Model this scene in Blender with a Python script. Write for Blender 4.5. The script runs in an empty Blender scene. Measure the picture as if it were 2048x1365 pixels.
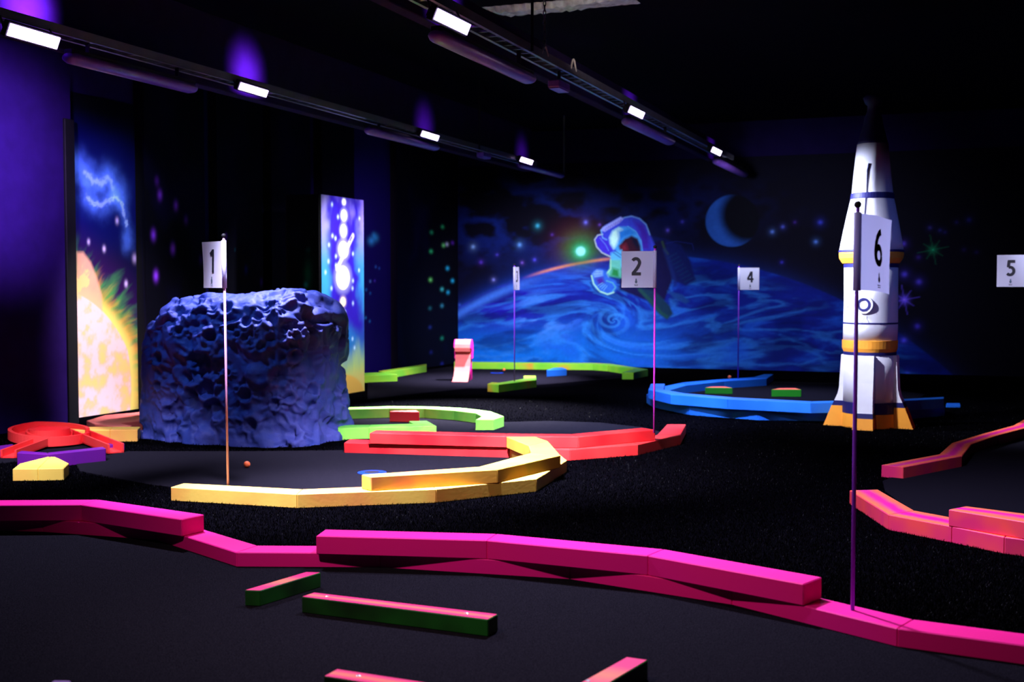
import bpy, bmesh, math, random
import numpy as np
from mathutils import Vector

random.seed(7)
rng = np.random.default_rng(11)
scene = bpy.context.scene
COL = scene.collection
PI = math.pi

# ------------------------------------------------------------------ camera
CAM_H, FPX = 1.3, 2400.0
YAW, PITCH = math.radians(20.9), math.atan((682.5 - 573) / FPX)
FW = np.array([-math.sin(YAW) * math.cos(PITCH), math.cos(YAW) * math.cos(PITCH), -math.sin(PITCH)])
RT = np.array([math.cos(YAW), math.sin(YAW), 0.0])
UP = np.cross(RT, FW)
CP = np.array([0, 0, CAM_H])


def ray(px, py):
    return FW * FPX + RT * (px - 1024) + UP * (682.5 - py)


def G(px, py, z=0.0):            # point of the horizontal plane z seen at a pixel of the photograph
    r = ray(px, py)
    return CP + r * ((z - CAM_H) / r[2])


def WX(px, py, x):               # point of the wall plane x = const
    r = ray(px, py)
    return CP + r * (x / r[0])


def WY(px, py, y):               # point of the wall plane y = const
    r = ray(px, py)
    return CP + r * (y / r[1])


cam = bpy.data.cameras.new('camera')
cam.lens = FPX / 2048 * 36
cam.sensor_width = 36
cam.clip_end = 100
cam.dof.use_dof = True
cam.dof.focus_distance = 6.8
cam.dof.aperture_fstop = 2.8
co = bpy.data.objects.new('camera', cam)
COL.objects.link(co)
co.location = CP
co.rotation_euler = (PI / 2 - PITCH, 0, YAW)
scene.camera = co


# ------------------------------------------------------------------ materials
def new_mat(name):
    m = bpy.data.materials.new(name)
    m.use_nodes = True
    nt = m.node_tree
    b = nt.nodes['Principled BSDF']
    return m, nt, b


def nd(nt, t, **kw):
    n = nt.nodes.new(t)
    for k, v in kw.items():
        setattr(n, k, v)
    return n


def ramp(nt, fac, stops, interp='LINEAR'):
    r = nd(nt, 'ShaderNodeValToRGB')
    r.color_ramp.interpolation = interp
    el = r.color_ramp.elements
    while len(el) < len(stops):
        el.new(0.5)
    for e, (p, c) in zip(el, stops):
        e.position = p
        e.color = (*c, 1)
    nt.links.new(fac, r.inputs['Fac'])
    return r.outputs['Color']


def noise(nt, scale, detail=3, coord='Object', rough=0.5, stretch=None):
    tc = nd(nt, 'ShaderNodeTexCoord')
    n = nd(nt, 'ShaderNodeTexNoise')
    n.inputs['Scale'].default_value = scale
    n.inputs['Detail'].default_value = detail
    n.inputs['Roughness'].default_value = rough
    src = tc.outputs[coord]
    if stretch:
        mp = nd(nt, 'ShaderNodeMapping')
        mp.inputs['Scale'].default_value = stretch
        nt.links.new(src, mp.inputs['Vector'])
        src = mp.outputs['Vector']
    nt.links.new(src, n.inputs['Vector'])
    return n.outputs['Fac']


def bump(nt, b, fac, strength=0.3, dist=0.01):
    bp = nd(nt, 'ShaderNodeBump')
    bp.inputs['Strength'].default_value = strength
    bp.inputs['Distance'].default_value = dist
    nt.links.new(fac, bp.inputs['Height'])
    nt.links.new(bp.outputs['Normal'], b.inputs['Normal'])


def simple(name, col, rough=0.6, metal=0.0, var=0.12, scale=6, spec=0.3, bmp=0.0, bscale=60):
    m, nt, b = new_mat(name)
    f = noise(nt, scale)
    lo = tuple(c * (1 - var) for c in col)
    hi = tuple(min(1, c * (1 + var)) for c in col)
    nt.links.new(ramp(nt, f, [(0.3, lo), (0.7, hi)]), b.inputs['Base Color'])
    b.inputs['Roughness'].default_value = rough
    b.inputs['Metallic'].default_value = metal
    b.inputs['Specular IOR Level'].default_value = spec
    if bmp:
        bump(nt, b, noise(nt, bscale), bmp, 0.005)
    return m


def paint(name, stops, scale=2.2, rough=0.55, stretch=None):
    """sprayed paint: colours drifting into each other in soft patches"""
    m, nt, b = new_mat(name)
    f = noise(nt, scale, 2, stretch=stretch)
    nt.links.new(ramp(nt, f, stops), b.inputs['Base Color'])
    b.inputs['Roughness'].default_value = rough
    b.inputs['Specular IOR Level'].default_value = 0.2
    bump(nt, b, noise(nt, 45, 3), 0.12, 0.003)
    return m


def stripe_paint(name, edge, mid, side, lo=0.10, hi=0.34, sidevar=None):
    """top sprayed in two colours, one along the middle and one along the edges; another colour on the sides"""
    m, nt, b = new_mat(name)
    uv = nd(nt, 'ShaderNodeUVMap')
    sp = nd(nt, 'ShaderNodeSeparateXYZ')
    nt.links.new(uv.outputs['UV'], sp.inputs['Vector'])
    a = nd(nt, 'ShaderNodeMath', operation='SUBTRACT')
    a.inputs[1].default_value = 0.5
    nt.links.new(sp.outputs['Y'], a.inputs[0])
    ab = nd(nt, 'ShaderNodeMath', operation='ABSOLUTE')
    nt.links.new(a.outputs[0], ab.inputs[0])
    nz = noise(nt, 9, 2)
    mu = nd(nt, 'ShaderNodeMath', operation='MULTIPLY_ADD')
    mu.inputs[1].default_value = 0.22
    nt.links.new(nz, mu.inputs[0])
    nt.links.new(ab.outputs[0], mu.inputs[2])
    top = ramp(nt, mu.outputs[0], [(lo + 0.1, mid), (hi + 0.1, edge)])
    gm = nd(nt, 'ShaderNodeNewGeometry')
    sn = nd(nt, 'ShaderNodeSeparateXYZ')
    nt.links.new(gm.outputs['True Normal'], sn.inputs['Vector'])
    th = nd(nt, 'ShaderNodeMath', operation='GREATER_THAN')
    th.inputs[1].default_value = 0.75
    nt.links.new(sn.outputs['Z'], th.inputs[0])
    mx = nd(nt, 'ShaderNodeMix', data_type='RGBA')
    nt.links.new(th.outputs[0], mx.inputs['Factor'])
    if sidevar:
        nt.links.new(ramp(nt, noise(nt, 4, 2), [(0.35, side), (0.65, sidevar)]), mx.inputs[6])
    else:
        mx.inputs[6].default_value = (*side, 1)
    nt.links.new(top, mx.inputs[7])
    nt.links.new(mx.outputs[2], b.inputs['Base Color'])
    b.inputs['Roughness'].default_value = 0.5
    b.inputs['Specular IOR Level'].default_value = 0.2
    return m


M = {}
M['magenta'] = paint('magenta_paint', [(0.35, (0.93, 0.010, 0.32)), (0.65, (0.97, 0.012, 0.27))], 1.2)
M['yellow'] = paint('yellow_paint', [(0.28, (0.95, 0.36, 0.09)), (0.42, (0.98, 0.54, 0.09)), (0.60, (0.98, 0.70, 0.11))], 2.4)
M['hook'] = paint('yellow_orange_paint', [(0.30, (0.96, 0.32, 0.08)), (0.44, (0.98, 0.50, 0.06)), (0.60, (0.96, 0.58, 0.07)), (0.70, (0.50, 0.62, 0.08))], 2.1)
M['red'] = paint('red_paint', [(0.35, (0.72, 0.011, 0.016)), (0.62, (0.76, 0.042, 0.036))], 1.8)
M['salmon'] = paint('salmon_paint', [(0.35, (0.95, 0.24, 0.17)), (0.65, (0.95, 0.17, 0.13))], 2)
M['lime'] = paint('lime_paint', [(0.32, (0.16, 0.82, 0.08)), (0.5, (0.34, 0.90, 0.10)), (0.66, (0.24, 0.88, 0.09))], 3)
M['lime_orange'] = paint('lime_orange_paint', [(0.27, (0.75, 0.24, 0.03)), (0.42, (0.30, 0.62, 0.03)), (0.7, (0.14, 0.58, 0.03))], 2.6)
M['blue'] = paint('blue_paint', [(0.35, (0.012, 0.15, 0.66)), (0.65, (0.02, 0.20, 0.75))], 2)
M['purple'] = paint('purple_paint', [(0.35, (0.10, 0.006, 0.19)), (0.65, (0.14, 0.008, 0.21))], 2)
M['flame'] = stripe_paint('orange_magenta_paint', (0.95, 0.16, 0.06), (0.75, 0.010, 0.24), (0.92, 0.08, 0.07), sidevar=(0.75, 0.03, 0.14))
M['pinkbar'] = stripe_paint('pink_paint', (0.85, 0.010, 0.16), (0.92, 0.20, 0.10), (0.008, 0.03, 0.008), 0.02, 0.30, sidevar=(0.012, 0.12, 0.014))
M['greenbar'] = stripe_paint('green_side_paint', (0.90, 0.06, 0.06), (0.92, 0.25, 0.10), (0.03, 0.42, 0.02), 0.05, 0.3)
M['black'] = simple('matt_black', (0.004, 0.004, 0.006), 0.7)
M['dark'] = simple('dark_metal', (0.02, 0.02, 0.03), 0.45, 0.3)
M['ceil'] = simple('black_ceiling', (0.004, 0.003, 0.008), 0.95, spec=0.02, bmp=0.3, bscale=9)
M['wallp'] = simple('violet_wall_paint', (0.020, 0.006, 0.09), 0.9, spec=0.05, bmp=0.05)
M['added_duct'] = simple('added_dark_duct', (0.020, 0.010, 0.05), 0.9, spec=0.05)  # for the added ducts that catch the lamp halos
M['pier'] = simple('black_violet_paint', (0.010, 0.005, 0.045), 0.9, spec=0.03)
M['navy'] = simple('navy_paint', (0.010, 0.010, 0.10), 0.55)
M['white'] = simple('white_paint', (0.80, 0.80, 0.84), 0.6, var=0.04, scale=9, bmp=0.25, bscale=14)
M['amber'] = simple('amber_paint', (0.95, 0.36, 0.03), 0.6, var=0.08, bmp=0.25, bscale=16)
M['cloth'] = simple('white_flag_cloth', (0.66, 0.66, 0.72), 0.7, var=0.03)
def cloth_mat():
    m, nt, b = new_mat('white_flag_cloth')
    b.inputs['Base Color'].default_value = (0.72, 0.72, 0.86, 1)
    b.inputs['Roughness'].default_value = 0.8
    tr = nd(nt, 'ShaderNodeBsdfTranslucent')
    tr.inputs['Color'].default_value = (0.50, 0.56, 0.85, 1)
    mx = nd(nt, 'ShaderNodeMixShader')
    mx.inputs[0].default_value = 0.5
    nt.links.new(b.outputs[0], mx.inputs[1])
    nt.links.new(tr.outputs[0], mx.inputs[2])
    nt.links.new(mx.outputs[0], nt.nodes['Material Output'].inputs['Surface'])
    return m


M['cloth'] = cloth_mat()
M['ink'] = simple('black_ink', (0.004, 0.004, 0.01), 0.6)
M['greyink'] = simple('grey_ink', (0.05, 0.08, 0.12), 0.7)
M['pole'] = simple('pole_white', (0.50, 0.24, 0.42), 0.4)
M['polev'] = simple('pole_violet', (0.20, 0.04, 0.62), 0.4)
M['polem'] = simple('pole_magenta', (0.60, 0.04, 0.50), 0.4)
M['ball'] = simple('orange_ball', (0.95, 0.17, 0.05), 0.35, var=0.03)
M['cup'] = simple('blue_cup', (0.002, 0.03, 0.35), 0.5, spec=0.1)
M['batten'] = simple('frosted_plastic', (0.22, 0.08, 0.50), 0.3, spec=0.4)
M['plaster'] = simple('flaking_plaster', (0.85, 0.78, 0.72), 0.9, var=0.35, scale=14, bmp=0.8, bscale=20)
M['steel'] = simple('galvanised_steel', (0.28, 0.26, 0.30), 0.4, 0.6)
M['cable'] = simple('pale_cable', (0.7, 0.6, 0.55), 0.5)
M['chrome'] = simple('screw_steel', (0.4, 0.4, 0.4), 0.3, 0.9)


def felt_mat():
    m, nt, b = new_mat('black_felt')
    f = noise(nt, 260, 2, rough=0.7)
    nt.links.new(ramp(nt, f, [(0.36, (0.002, 0.0019, 0.0032)), (0.66, (0.0165, 0.015, 0.021))]), b.inputs['Base Color'])
    b.inputs['Roughness'].default_value = 0.95
    b.inputs['Specular IOR Level'].default_value = 0.0
    bump(nt, b, f, 0.6, 0.004)
    return m


M['felt'] = felt_mat()
M['floor'] = simple('black_floor', (0.0012, 0.0011, 0.0018), 0.95, var=0.4, scale=90, spec=0.0, bmp=0.4, bscale=120)


def blade_mat():
    m, nt, b = new_mat('black_turf_blade')
    b.inputs['Base Color'].default_value = (0.0005, 0.0005, 0.0008, 1)
    b.inputs['Roughness'].default_value = 0.42
    b.inputs['Specular IOR Level'].default_value = 0.025
    return m


M['blade'] = blade_mat()


def painted_mat(name, rough=0.75):
    m, nt, b = new_mat(name)
    a = nd(nt, 'ShaderNodeAttribute', attribute_name='paint')
    nt.links.new(a.outputs['Color'], b.inputs['Base Color'])
    b.inputs['Roughness'].default_value = rough
    b.inputs['Specular IOR Level'].default_value = 0.1
    return m


M['mural'] = painted_mat('mural_paint')


def rock_mat():
    m, nt, b = new_mat('asteroid_foam')
    f = noise(nt, 3.5, 4)
    nt.links.new(ramp(nt, f, [(0.3, (0.022, 0.050, 0.26)), (0.7, (0.070, 0.080, 0.33))]), b.inputs['Base Color'])
    b.inputs['Roughness'].default_value = 0.6
    b.inputs['Specular IOR Level'].default_value = 0.25
    bump(nt, b, noise(nt, 22, 4), 0.35, 0.02)
    return m


M['rock'] = rock_mat()


def led_mat():
    """rows of lit diodes behind glass"""
    m, nt, b = new_mat('led_panel')
    nt.nodes.remove(b)
    out = nt.nodes['Material Output']
    uv = nd(nt, 'ShaderNodeUVMap')
    mp = nd(nt, 'ShaderNodeMapping')
    mp.inputs['Scale'].default_value = (9, 4, 1)
    nt.links.new(uv.outputs['UV'], mp.inputs['Vector'])
    fr = nd(nt, 'ShaderNodeVectorMath', operation='FRACTION')
    nt.links.new(mp.outputs['Vector'], fr.inputs[0])
    dd = nd(nt, 'ShaderNodeVectorMath', operation='DISTANCE')
    dd.inputs[1].default_value = (0.5, 0.5, 0)
    nt.links.new(fr.outputs['Vector'], dd.inputs[0])
    st = ramp(nt, dd.outputs['Value'], [(0.30, (1.0, 0.93, 1.0)), (0.62, (0.55, 0.28, 1.0))])
    e = nd(nt, 'ShaderNodeEmission')
    nt.links.new(st, e.inputs['Color'])
    e.inputs['Strength'].default_value = 9
    nt.links.new(e.outputs[0], out.inputs['Surface'])
    return m


M['led'] = led_mat()


# ------------------------------------------------------------------ mesh building
class MB:
    def __init__(s):
        s.v, s.f, s.uv = [], [], []

    def add(s, vs, fs, uvs=None):
        o = len(s.v)
        s.v += [tuple(map(float, p)) for p in vs]
        for i, f in enumerate(fs):
            s.f.append(tuple(a + o for a in f))
            s.uv.append(uvs[i] if uvs else [(0, 0)] * len(f))
        return s

    def prism(s, poly, z0, z1):
        n = len(poly)
        a = 0
        for i in range(n):
            p, q = poly[i], poly[(i + 1) % n]
            a += p[0] * q[1] - p[1] * q[0]
        if a < 0:
            poly = poly[::-1]
        vs = [(p[0], p[1], z0) for p in poly] + [(p[0], p[1], z1) for p in poly]
        fs = [tuple(range(n))[::-1], tuple(range(n, 2 * n))]
        fs += [(i, (i + 1) % n, n + (i + 1) % n, n + i) for i in range(n)]
        return s.add(vs, fs)

    def quadprism(s, o0, o1, i1, i0, z0, z1):
        """one board: outer edge o0-o1, inner edge i0-i1; v runs across it"""
        P = [o0, o1, i1, i0]
        vv = [(0, 0), (1, 0), (1, 1), (0, 1)]
        a = sum(P[k][0] * P[(k + 1) % 4][1] - P[k][1] * P[(k + 1) % 4][0] for k in range(4))
        if a < 0:
            P, vv = P[::-1], vv[::-1]
        vs = [(p[0], p[1], z0) for p in P] + [(p[0], p[1], z1) for p in P]
        fs = [(3, 2, 1, 0), (4, 5, 6, 7)] + [(i, (i + 1) % 4, 4 + (i + 1) % 4, 4 + i) for i in range(4)]
        uvs = [[vv[k % 4] for k in f] for f in fs]
        return s.add(vs, fs, uvs)

    def box(s, c, d, rz=0.0):
        ca, sa = math.cos(rz), math.sin(rz)
        vs = []
        for dz in (-1, 1):
            for dx, dy in ((-1, -1), (1, -1), (1, 1), (-1, 1)):
                x, y = dx * d[0] / 2, dy * d[1] / 2
                vs.append((c[0] + x * ca - y * sa, c[1] + x * sa + y * ca, c[2] + dz * d[2] / 2))
        return s.add(vs, [(3, 2, 1, 0), (4, 5, 6, 7), (0, 1, 5, 4), (1, 2, 6, 5), (2, 3, 7, 6), (3, 0, 4, 7)])

    def obox(s, c, X, Y, Z):
        """box from half-axis vectors"""
        c, X, Y, Z = map(np.array, (c, X, Y, Z))
        vs = []
        for k in (-1, 1):
            for i, j in ((-1, -1), (1, -1), (1, 1), (-1, 1)):
                vs.append(c + i * X + j * Y + k * Z)
        return s.add(vs, [(3, 2, 1, 0), (4, 5, 6, 7), (0, 1, 5, 4), (1, 2, 6, 5), (2, 3, 7, 6), (3, 0, 4, 7)])

    def tube(s, path, r, n=10, cap=True):
        P = [np.array(p, float) for p in path]
        rs = r if isinstance(r, (list, tuple)) else [r] * len(P)
        rings = []
        prev = None
        for i, p in enumerate(P):
            t = P[min(i + 1, len(P) - 1)] - P[max(i - 1, 0)]
            t = t / np.linalg.norm(t)
            if prev is None:
                a = np.array([0, 0, 1.0]) if abs(t[2]) < 0.9 else np.array([1.0, 0, 0])
                u = np.cross(t, a)
            else:
                u = prev - t * (prev @ t)
            u /= np.linalg.norm(u)
            prev = u
            w = np.cross(t, u)
            rings.append([p + rs[i] * (math.cos(2 * PI * k / n) * u + math.sin(2 * PI * k / n) * w) for k in range(n)])
        vs = [q for rg in rings for q in rg]
        fs = []
        for i in range(len(P) - 1):
            for k in range(n):
                fs.append((i * n + k, i * n + (k + 1) % n, (i + 1) * n + (k + 1) % n, (i + 1) * n + k))
        if cap:
            fs.append(tuple(range(n))[::-1])
            fs.append(tuple(range((len(P) - 1) * n, len(P) * n)))
        return s.add(vs, fs)

    def lathe(s, prof, c, n=48, wob=0.0):
        """profile of (radius, z) turned about the vertical through c"""
        vs = []
        for r, z in prof:
            for k in range(n):
                a = 2 * PI * k / n
                rr = r * (1 + wob * math.sin(3 * a + z * 7) + wob * 0.6 * math.sin(7 * a - z * 11))
                vs.append((c[0] + rr * math.cos(a), c[1] + rr * math.sin(a), c[2] + z))
        fs = []
        for i in range(len(prof) - 1):
            for k in range(n):
                fs.append((i * n + k, i * n + (k + 1) % n, (i + 1) * n + (k + 1) % n, (i + 1) * n + k))
        fs.append(tuple(range(n))[::-1])
        fs.append(tuple(range((len(prof) - 1) * n, len(prof) * n)))
        return s.add(vs, fs)

    def ball(s, c, r, n=20, m=12):
        return s.lathe([(max(1e-4, r * math.sin(PI * i / m)), -r * math.cos(PI * i / m)) for i in range(m + 1)], c, n)


LOC = {}


def tag(o, label=None, cat=None, group=None, kind=None):
    if label: o['label'] = label
    if cat: o['category'] = cat
    if group: o['group'] = group
    if kind: o['kind'] = kind
    return o


def thing(name, label, cat, loc, group=None):
    o = bpy.data.objects.new(name, None)
    o.empty_display_size = 0.1
    COL.objects.link(o)
    o.location = tuple(map(float, loc))
    LOC[o.name] = np.array(loc, float)
    return tag(o, label, cat, group)


def build(name, mb, mat, parent=None, loc=None, bevel=0.0, smooth=False, label=None, seg=1):
    """world-space shape -> one mesh object, its origin at its parent's (or at loc)"""
    L = LOC[parent.name] if parent is not None else (np.array(loc, float) if loc is not None else np.zeros(3))
    me = bpy.data.meshes.new(name)
    me.from_pydata([tuple(np.array(p) - L) for p in mb.v], [], mb.f)
    uvl = me.uv_layers.new(name='UVMap')
    flat = [c for f in mb.uv for uv in f for c in uv]
    if len(flat) == 2 * len(me.loops):
        uvl.data.foreach_set('uv', flat)
    if bevel:
        bm = bmesh.new()
        bm.from_mesh(me)
        ed = [e for e in bm.edges if len(e.link_faces) == 2 and e.calc_face_angle(0) > 0.5]
        bmesh.ops.bevel(bm, geom=ed, offset=bevel, segments=seg, affect='EDGES', profile=0.5, clamp_overlap=True)
        bm.to_mesh(me)
        bm.free()
    if smooth:
        me.polygons.foreach_set('use_smooth', [True] * len(me.polygons))
    me.materials.append(M[mat] if isinstance(mat, str) else mat)
    me.update()
    o = bpy.data.objects.new(name, me)
    COL.objects.link(o)
    if parent is not None:
        o.parent = parent
    else:
        o.location = tuple(L)
    LOC[o.name] = L
    if label: o['label'] = label
    return o


def struct(name, mb, mat, **kw):
    o = build(name, mb, mat, **kw)
    o['kind'] = 'structure'
    return o


# ------------------------------------------------------------------ numpy noise for paint and rock
_perm = rng.permutation(512)
_val = rng.random(512)


def vnoise(x, y, z=0.0, seed=0):
    x, y = np.asarray(x, float), np.asarray(y, float)
    z = np.zeros_like(x) + z
    xi, yi, zi = np.floor(x).astype(int), np.floor(y).astype(int), np.floor(z).astype(int)
    fx, fy, fz = x - xi, y - yi, z - zi
    fx, fy, fz = (f * f * (3 - 2 * f) for f in (fx, fy, fz))

    def h(a, b, c):
        return _val[_perm[(_perm[(_perm[(a + seed) & 511] + b) & 511] + c) & 511]]
    r = 0
    for dx in (0, 1):
        for dy in (0, 1):
            for dz in (0, 1):
                w = (fx if dx else 1 - fx) * (fy if dy else 1 - fy) * (fz if dz else 1 - fz)
                r = r + w * h(xi + dx, yi + dy, zi + dz)
    return r


def fbm(x, y, z=0.0, oct=5, seed=0):
    t, a, s = 0, 0.5, 0
    for i in range(oct):
        t = t + a * vnoise(x * 2 ** i, y * 2 ** i, np.asarray(z) * 2 ** i, seed + 17 * i)
        s += a
        a *= 0.5
    return t / s


def lin(c):
    c = np.array(c, float) / 255
    return np.where(c <= 0.04045, c / 12.92, ((c + 0.055) / 1.055) ** 2.4)


def sstep(a, b, x):
    t = np.clip((x - a) / (b - a), 0, 1)
    return t * t * (3 - 2 * t)


class Canvas:
    """colours on a wall patch; u, v are metres on the wall"""

    def __init__(s, u0, u1, v0, v1, du, dv, fine=None):
        def axis(a, b, d, f):
            if f is None:
                return np.linspace(a, b, int((b - a) / d) + 1)
            f0, f1, fd = f                     # finer stretch for small painted detail
            return np.concatenate([np.linspace(a, f0, int((f0 - a) / d) + 1)[:-1], np.linspace(f0, f1, int((f1 - f0) / fd) + 1), np.linspace(f1, b, int((b - f1) / d) + 1)[1:]])
        gu, gv = axis(u0, u1, du, fine and fine[0]), axis(v0, v1, dv, fine and fine[1])
        s.nu, s.nv = len(gu), len(gv)
        s.U, s.V = np.meshgrid(gu, gv, indexing='ij')
        s.C = np.zeros((s.nu, s.nv, 3))

    def mix(s, mask, col):
        mask = np.clip(mask, 0, 1)[..., None]
        c = np.array(col, float)
        s.C = s.C * (1 - mask) + c * mask

    def glow(s, mask, col):
        s.C = s.C + np.clip(mask, 0, None)[..., None] * np.array(col, float)

    def ell(s, c, ru, rv, rot=0.0, soft=0.15):
        x, y = s.U - c[0], s.V - c[1]
        ca, sa = math.cos(rot), math.sin(rot)
        a, b = (x * ca + y * sa) / ru, (-x * sa + y * ca) / rv
        return 1 - sstep(1 - soft, 1 + soft, np.sqrt(a * a + b * b))

    def gauss(s, c, ru, rv=None):
        rv = rv or ru
        return np.exp(-((s.U - c[0]) / ru) ** 2 - ((s.V - c[1]) / rv) ** 2)

    def dist(s, pts):
        d = np.full(s.U.shape, 1e9)
        for p, q in zip(pts[:-1], pts[1:]):
            ax, ay, bx, by = p[0], p[1], q[0], q[1]
            l2 = (bx - ax) ** 2 + (by - ay) ** 2 + 1e-12
            t = np.clip(((s.U - ax) * (bx - ax) + (s.V - ay) * (by - ay)) / l2, 0, 1)
            d = np.minimum(d, np.hypot(s.U - ax - t * (bx - ax), s.V - ay - t * (by - ay)))
        return d

    def stroke(s, pts, w, soft=0.6):
        return 1 - sstep(w * (1 - soft), w * (1 + soft), s.dist(pts))

    def poly(s, pts, soft=0.015):
        ins = np.zeros(s.U.shape, bool)
        n = len(pts)
        for i in range(n):
            (x0, y0), (x1, y1) = pts[i][:2], pts[(i + 1) % n][:2]
            c = ((y0 > s.V) != (y1 > s.V))
            with np.errstate(divide='ignore', invalid='ignore'):
                c &= s.U < (x1 - x0) * (s.V - y0) / (y1 - y0 + 1e-12) + x0
            ins ^= c
        d = s.dist(list(pts) + [pts[0]])
        return np.where(ins, 0.5 + 0.5 * sstep(0, soft, d), 0.5 - 0.5 * sstep(0, soft, d))



def painted_panel(name, cv, place, back, mat='mural', parent=None, loc=None):
    """grid carrying the colours of a canvas; place(u, v) puts it in the room, back is the offset of its rear face"""
    nu, nv = cv.nu, cv.nv
    L = LOC[parent.name] if parent is not None else np.array(loc if loc is not None else (0, 0, 0), float)
    P = place(cv.U.ravel(), cv.V.ravel()) - L
    idx = np.arange(nu * nv).reshape(nu, nv)
    q = np.stack([idx[:-1, :-1], idx[1:, :-1], idx[1:, 1:], idx[:-1, 1:]], -1).reshape(-1, 4)
    a, b, c = P[q[0][0]], P[q[0][1]], P[q[0][2]]
    if np.cross(b - a, c - a) @ np.array(back, float) > 0:
        q = q[:, ::-1]
    cor = [idx[0, 0], idx[-1, 0], idx[-1, -1], idx[0, -1]]
    N = nu * nv
    verts = np.vstack([P, P[cor] + np.array(back, float)])
    faces = [tuple(map(int, r)) for r in q]
    edges = [list(idx[:, 0]), list(idx[-1, :]), list(idx[::-1, -1]), list(idx[0, ::-1])]
    for k in range(4):
        faces.append(tuple(int(i) for i in edges[k]) + (N + (k + 1) % 4, N + k))
    faces.append((N + 3, N + 2, N + 1, N))
    me = bpy.data.meshes.new(name)
    me.from_pydata([tuple(p) for p in verts], [], faces)
    col = np.ones((N + 4, 4))
    col[:N, :3] = np.clip(cv.C.reshape(-1, 3), 0, 1)
    col[N:, :3] = 0.01
    at = me.color_attributes.new('paint', 'FLOAT_COLOR', 'POINT')
    at.data.foreach_set('color', col.ravel())
    me.materials.append(M[mat])
    me.update()
    o = bpy.data.objects.new(name, me)
    COL.objects.link(o)
    if parent is not None:
        o.parent = parent
    else:
        o.location = tuple(L)
    LOC[o.name] = L
    return o


# ------------------------------------------------------------------ room shell
XL, YB, ZC = -8.25, 18.75, 3.85
XR, YF = 5.0, -3.0
struct('floor', MB().box(((XL + XR) / 2, (YB + YF) / 2, -0.1), (XR - XL + 0.6, YB - YF + 0.6, 0.2)), 'floor')
struct('ceiling', MB().box(((XL + XR) / 2, (YB + YF) / 2, ZC + 0.1), (XR - XL + 0.6, YB - YF + 0.6, 0.2)), 'ceil')
struct('wall_left', MB().box((XL - 0.1, (YB + YF) / 2, ZC / 2), (0.2, YB - YF, ZC)), 'wallp')
struct('wall_back', MB().box(((XL + XR) / 2, YB + 0.1, ZC / 2), (XR - XL + 0.4, 0.2, ZC)), 'pier')
struct('wall_right', MB().box((XR + 0.1, (YB + YF) / 2, ZC / 2), (0.2, YB - YF, ZC)), 'pier')
# near stretch of the left wall stands forward of the rest, its corner guarded by a black strip
struct('wall_left_front', MB().box((-8.075, 3.06, ZC / 2), (0.35, 12.1, ZC)), 'wallp', bevel=0.01)
struct('trim_1', MB().box((-7.90, 9.06, 1.43), (0.05, 0.13, 2.86)), 'black', bevel=0.006)


# piers of the left wall with stars sprayed on them
def star_cv(u0, u1, stars, base=(6, 4, 26), v1=ZC, du=0.014, dv=0.02):
    cv = Canvas(u0, u1, 0.0, v1, du, dv)
    cv.C[:] = lin(base)
    n = fbm(cv.U * 1.1, cv.V * 0.9, 3, 4, 5)
    cv.glow(sstep(0.5, 0.75, n) * 0.5, lin((14, 6, 60)))
    for (u, v, ru, rv, c, k) in stars:
        cv.glow(cv.gauss((u, v), ru, rv) * k, lin(c))
    return cv


def xs(px, py, x):
    p = WX(px, py, x)
    return p[1], p[2]


PX = -8.12
VIO, CYA, GRN, WHT = (130, 50, 220), (40, 190, 230), (60, 220, 120), (225, 225, 255)
pier_specs = []
s1 = [(*xs(a, b, PX), 0.035, 0.05, VIO, k * 1.8) for a, b, k in [(320, 390, .7), (352, 411, .8), (307, 470, .8), (346, 498, 1), (312, 552, .9), (314, 362, .25), (402, 520, .2), (372, 440, .2)]]
pier_specs.append((10.45, 11.51, s1))
s2 = [(*xs(a, b, PX), r, r * 1.5, c, k) for a, b, r, c, k in [(452, 472, .02, VIO, .7), (492, 540, .03, (60, 50, 220), .7), (523, 565, .03, (90, 40, 200), .7), (470, 500, .012, CYA, .15)]]
pier_specs.append((11.75, 12.70, s2))
pier_specs.append((12.90, 13.85, []))
pier_specs.append((14.15, 15.05, []))
s5 = []
for (a, b, c, k) in [(863, 465, GRN, 1), (885, 454, GRN, .9), (862, 503, GRN, 1), (887, 491, (120, 230, 120), 1), (894, 489, WHT, .7), (895, 537, CYA, 1), (905, 562, CYA, 1),
                     (861, 560, (120, 230, 110), 1), (884, 579, (70, 200, 190), .9), (896, 585, CYA, .8), (884, 612, (60, 150, 170), .8), (860, 617, (40, 120, 130), .6),
                     (860, 655, (50, 70, 170), .4), (884, 677, (30, 150, 110), .8), (862, 705, (40, 50, 150), .35), (884, 728, (50, 60, 180), .4), (905, 486, VIO, .5)]:
    s5.append((*xs(a, b, PX), 0.06, 0.028, c, k * 1.1))
pier_specs.append((16.4, 18.7, s5))
for i, (y0, y1, st) in enumerate(pier_specs):
    cv = star_cv(y0, y1, st, (3, 2, 14))
    o = painted_panel('wall_pier', cv, lambda u, v: np.stack([np.full_like(u, PX), u, v], 1), (XL - PX, 0, 0), loc=(PX, y0, 0))
    o['kind'] = 'structure'
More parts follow.
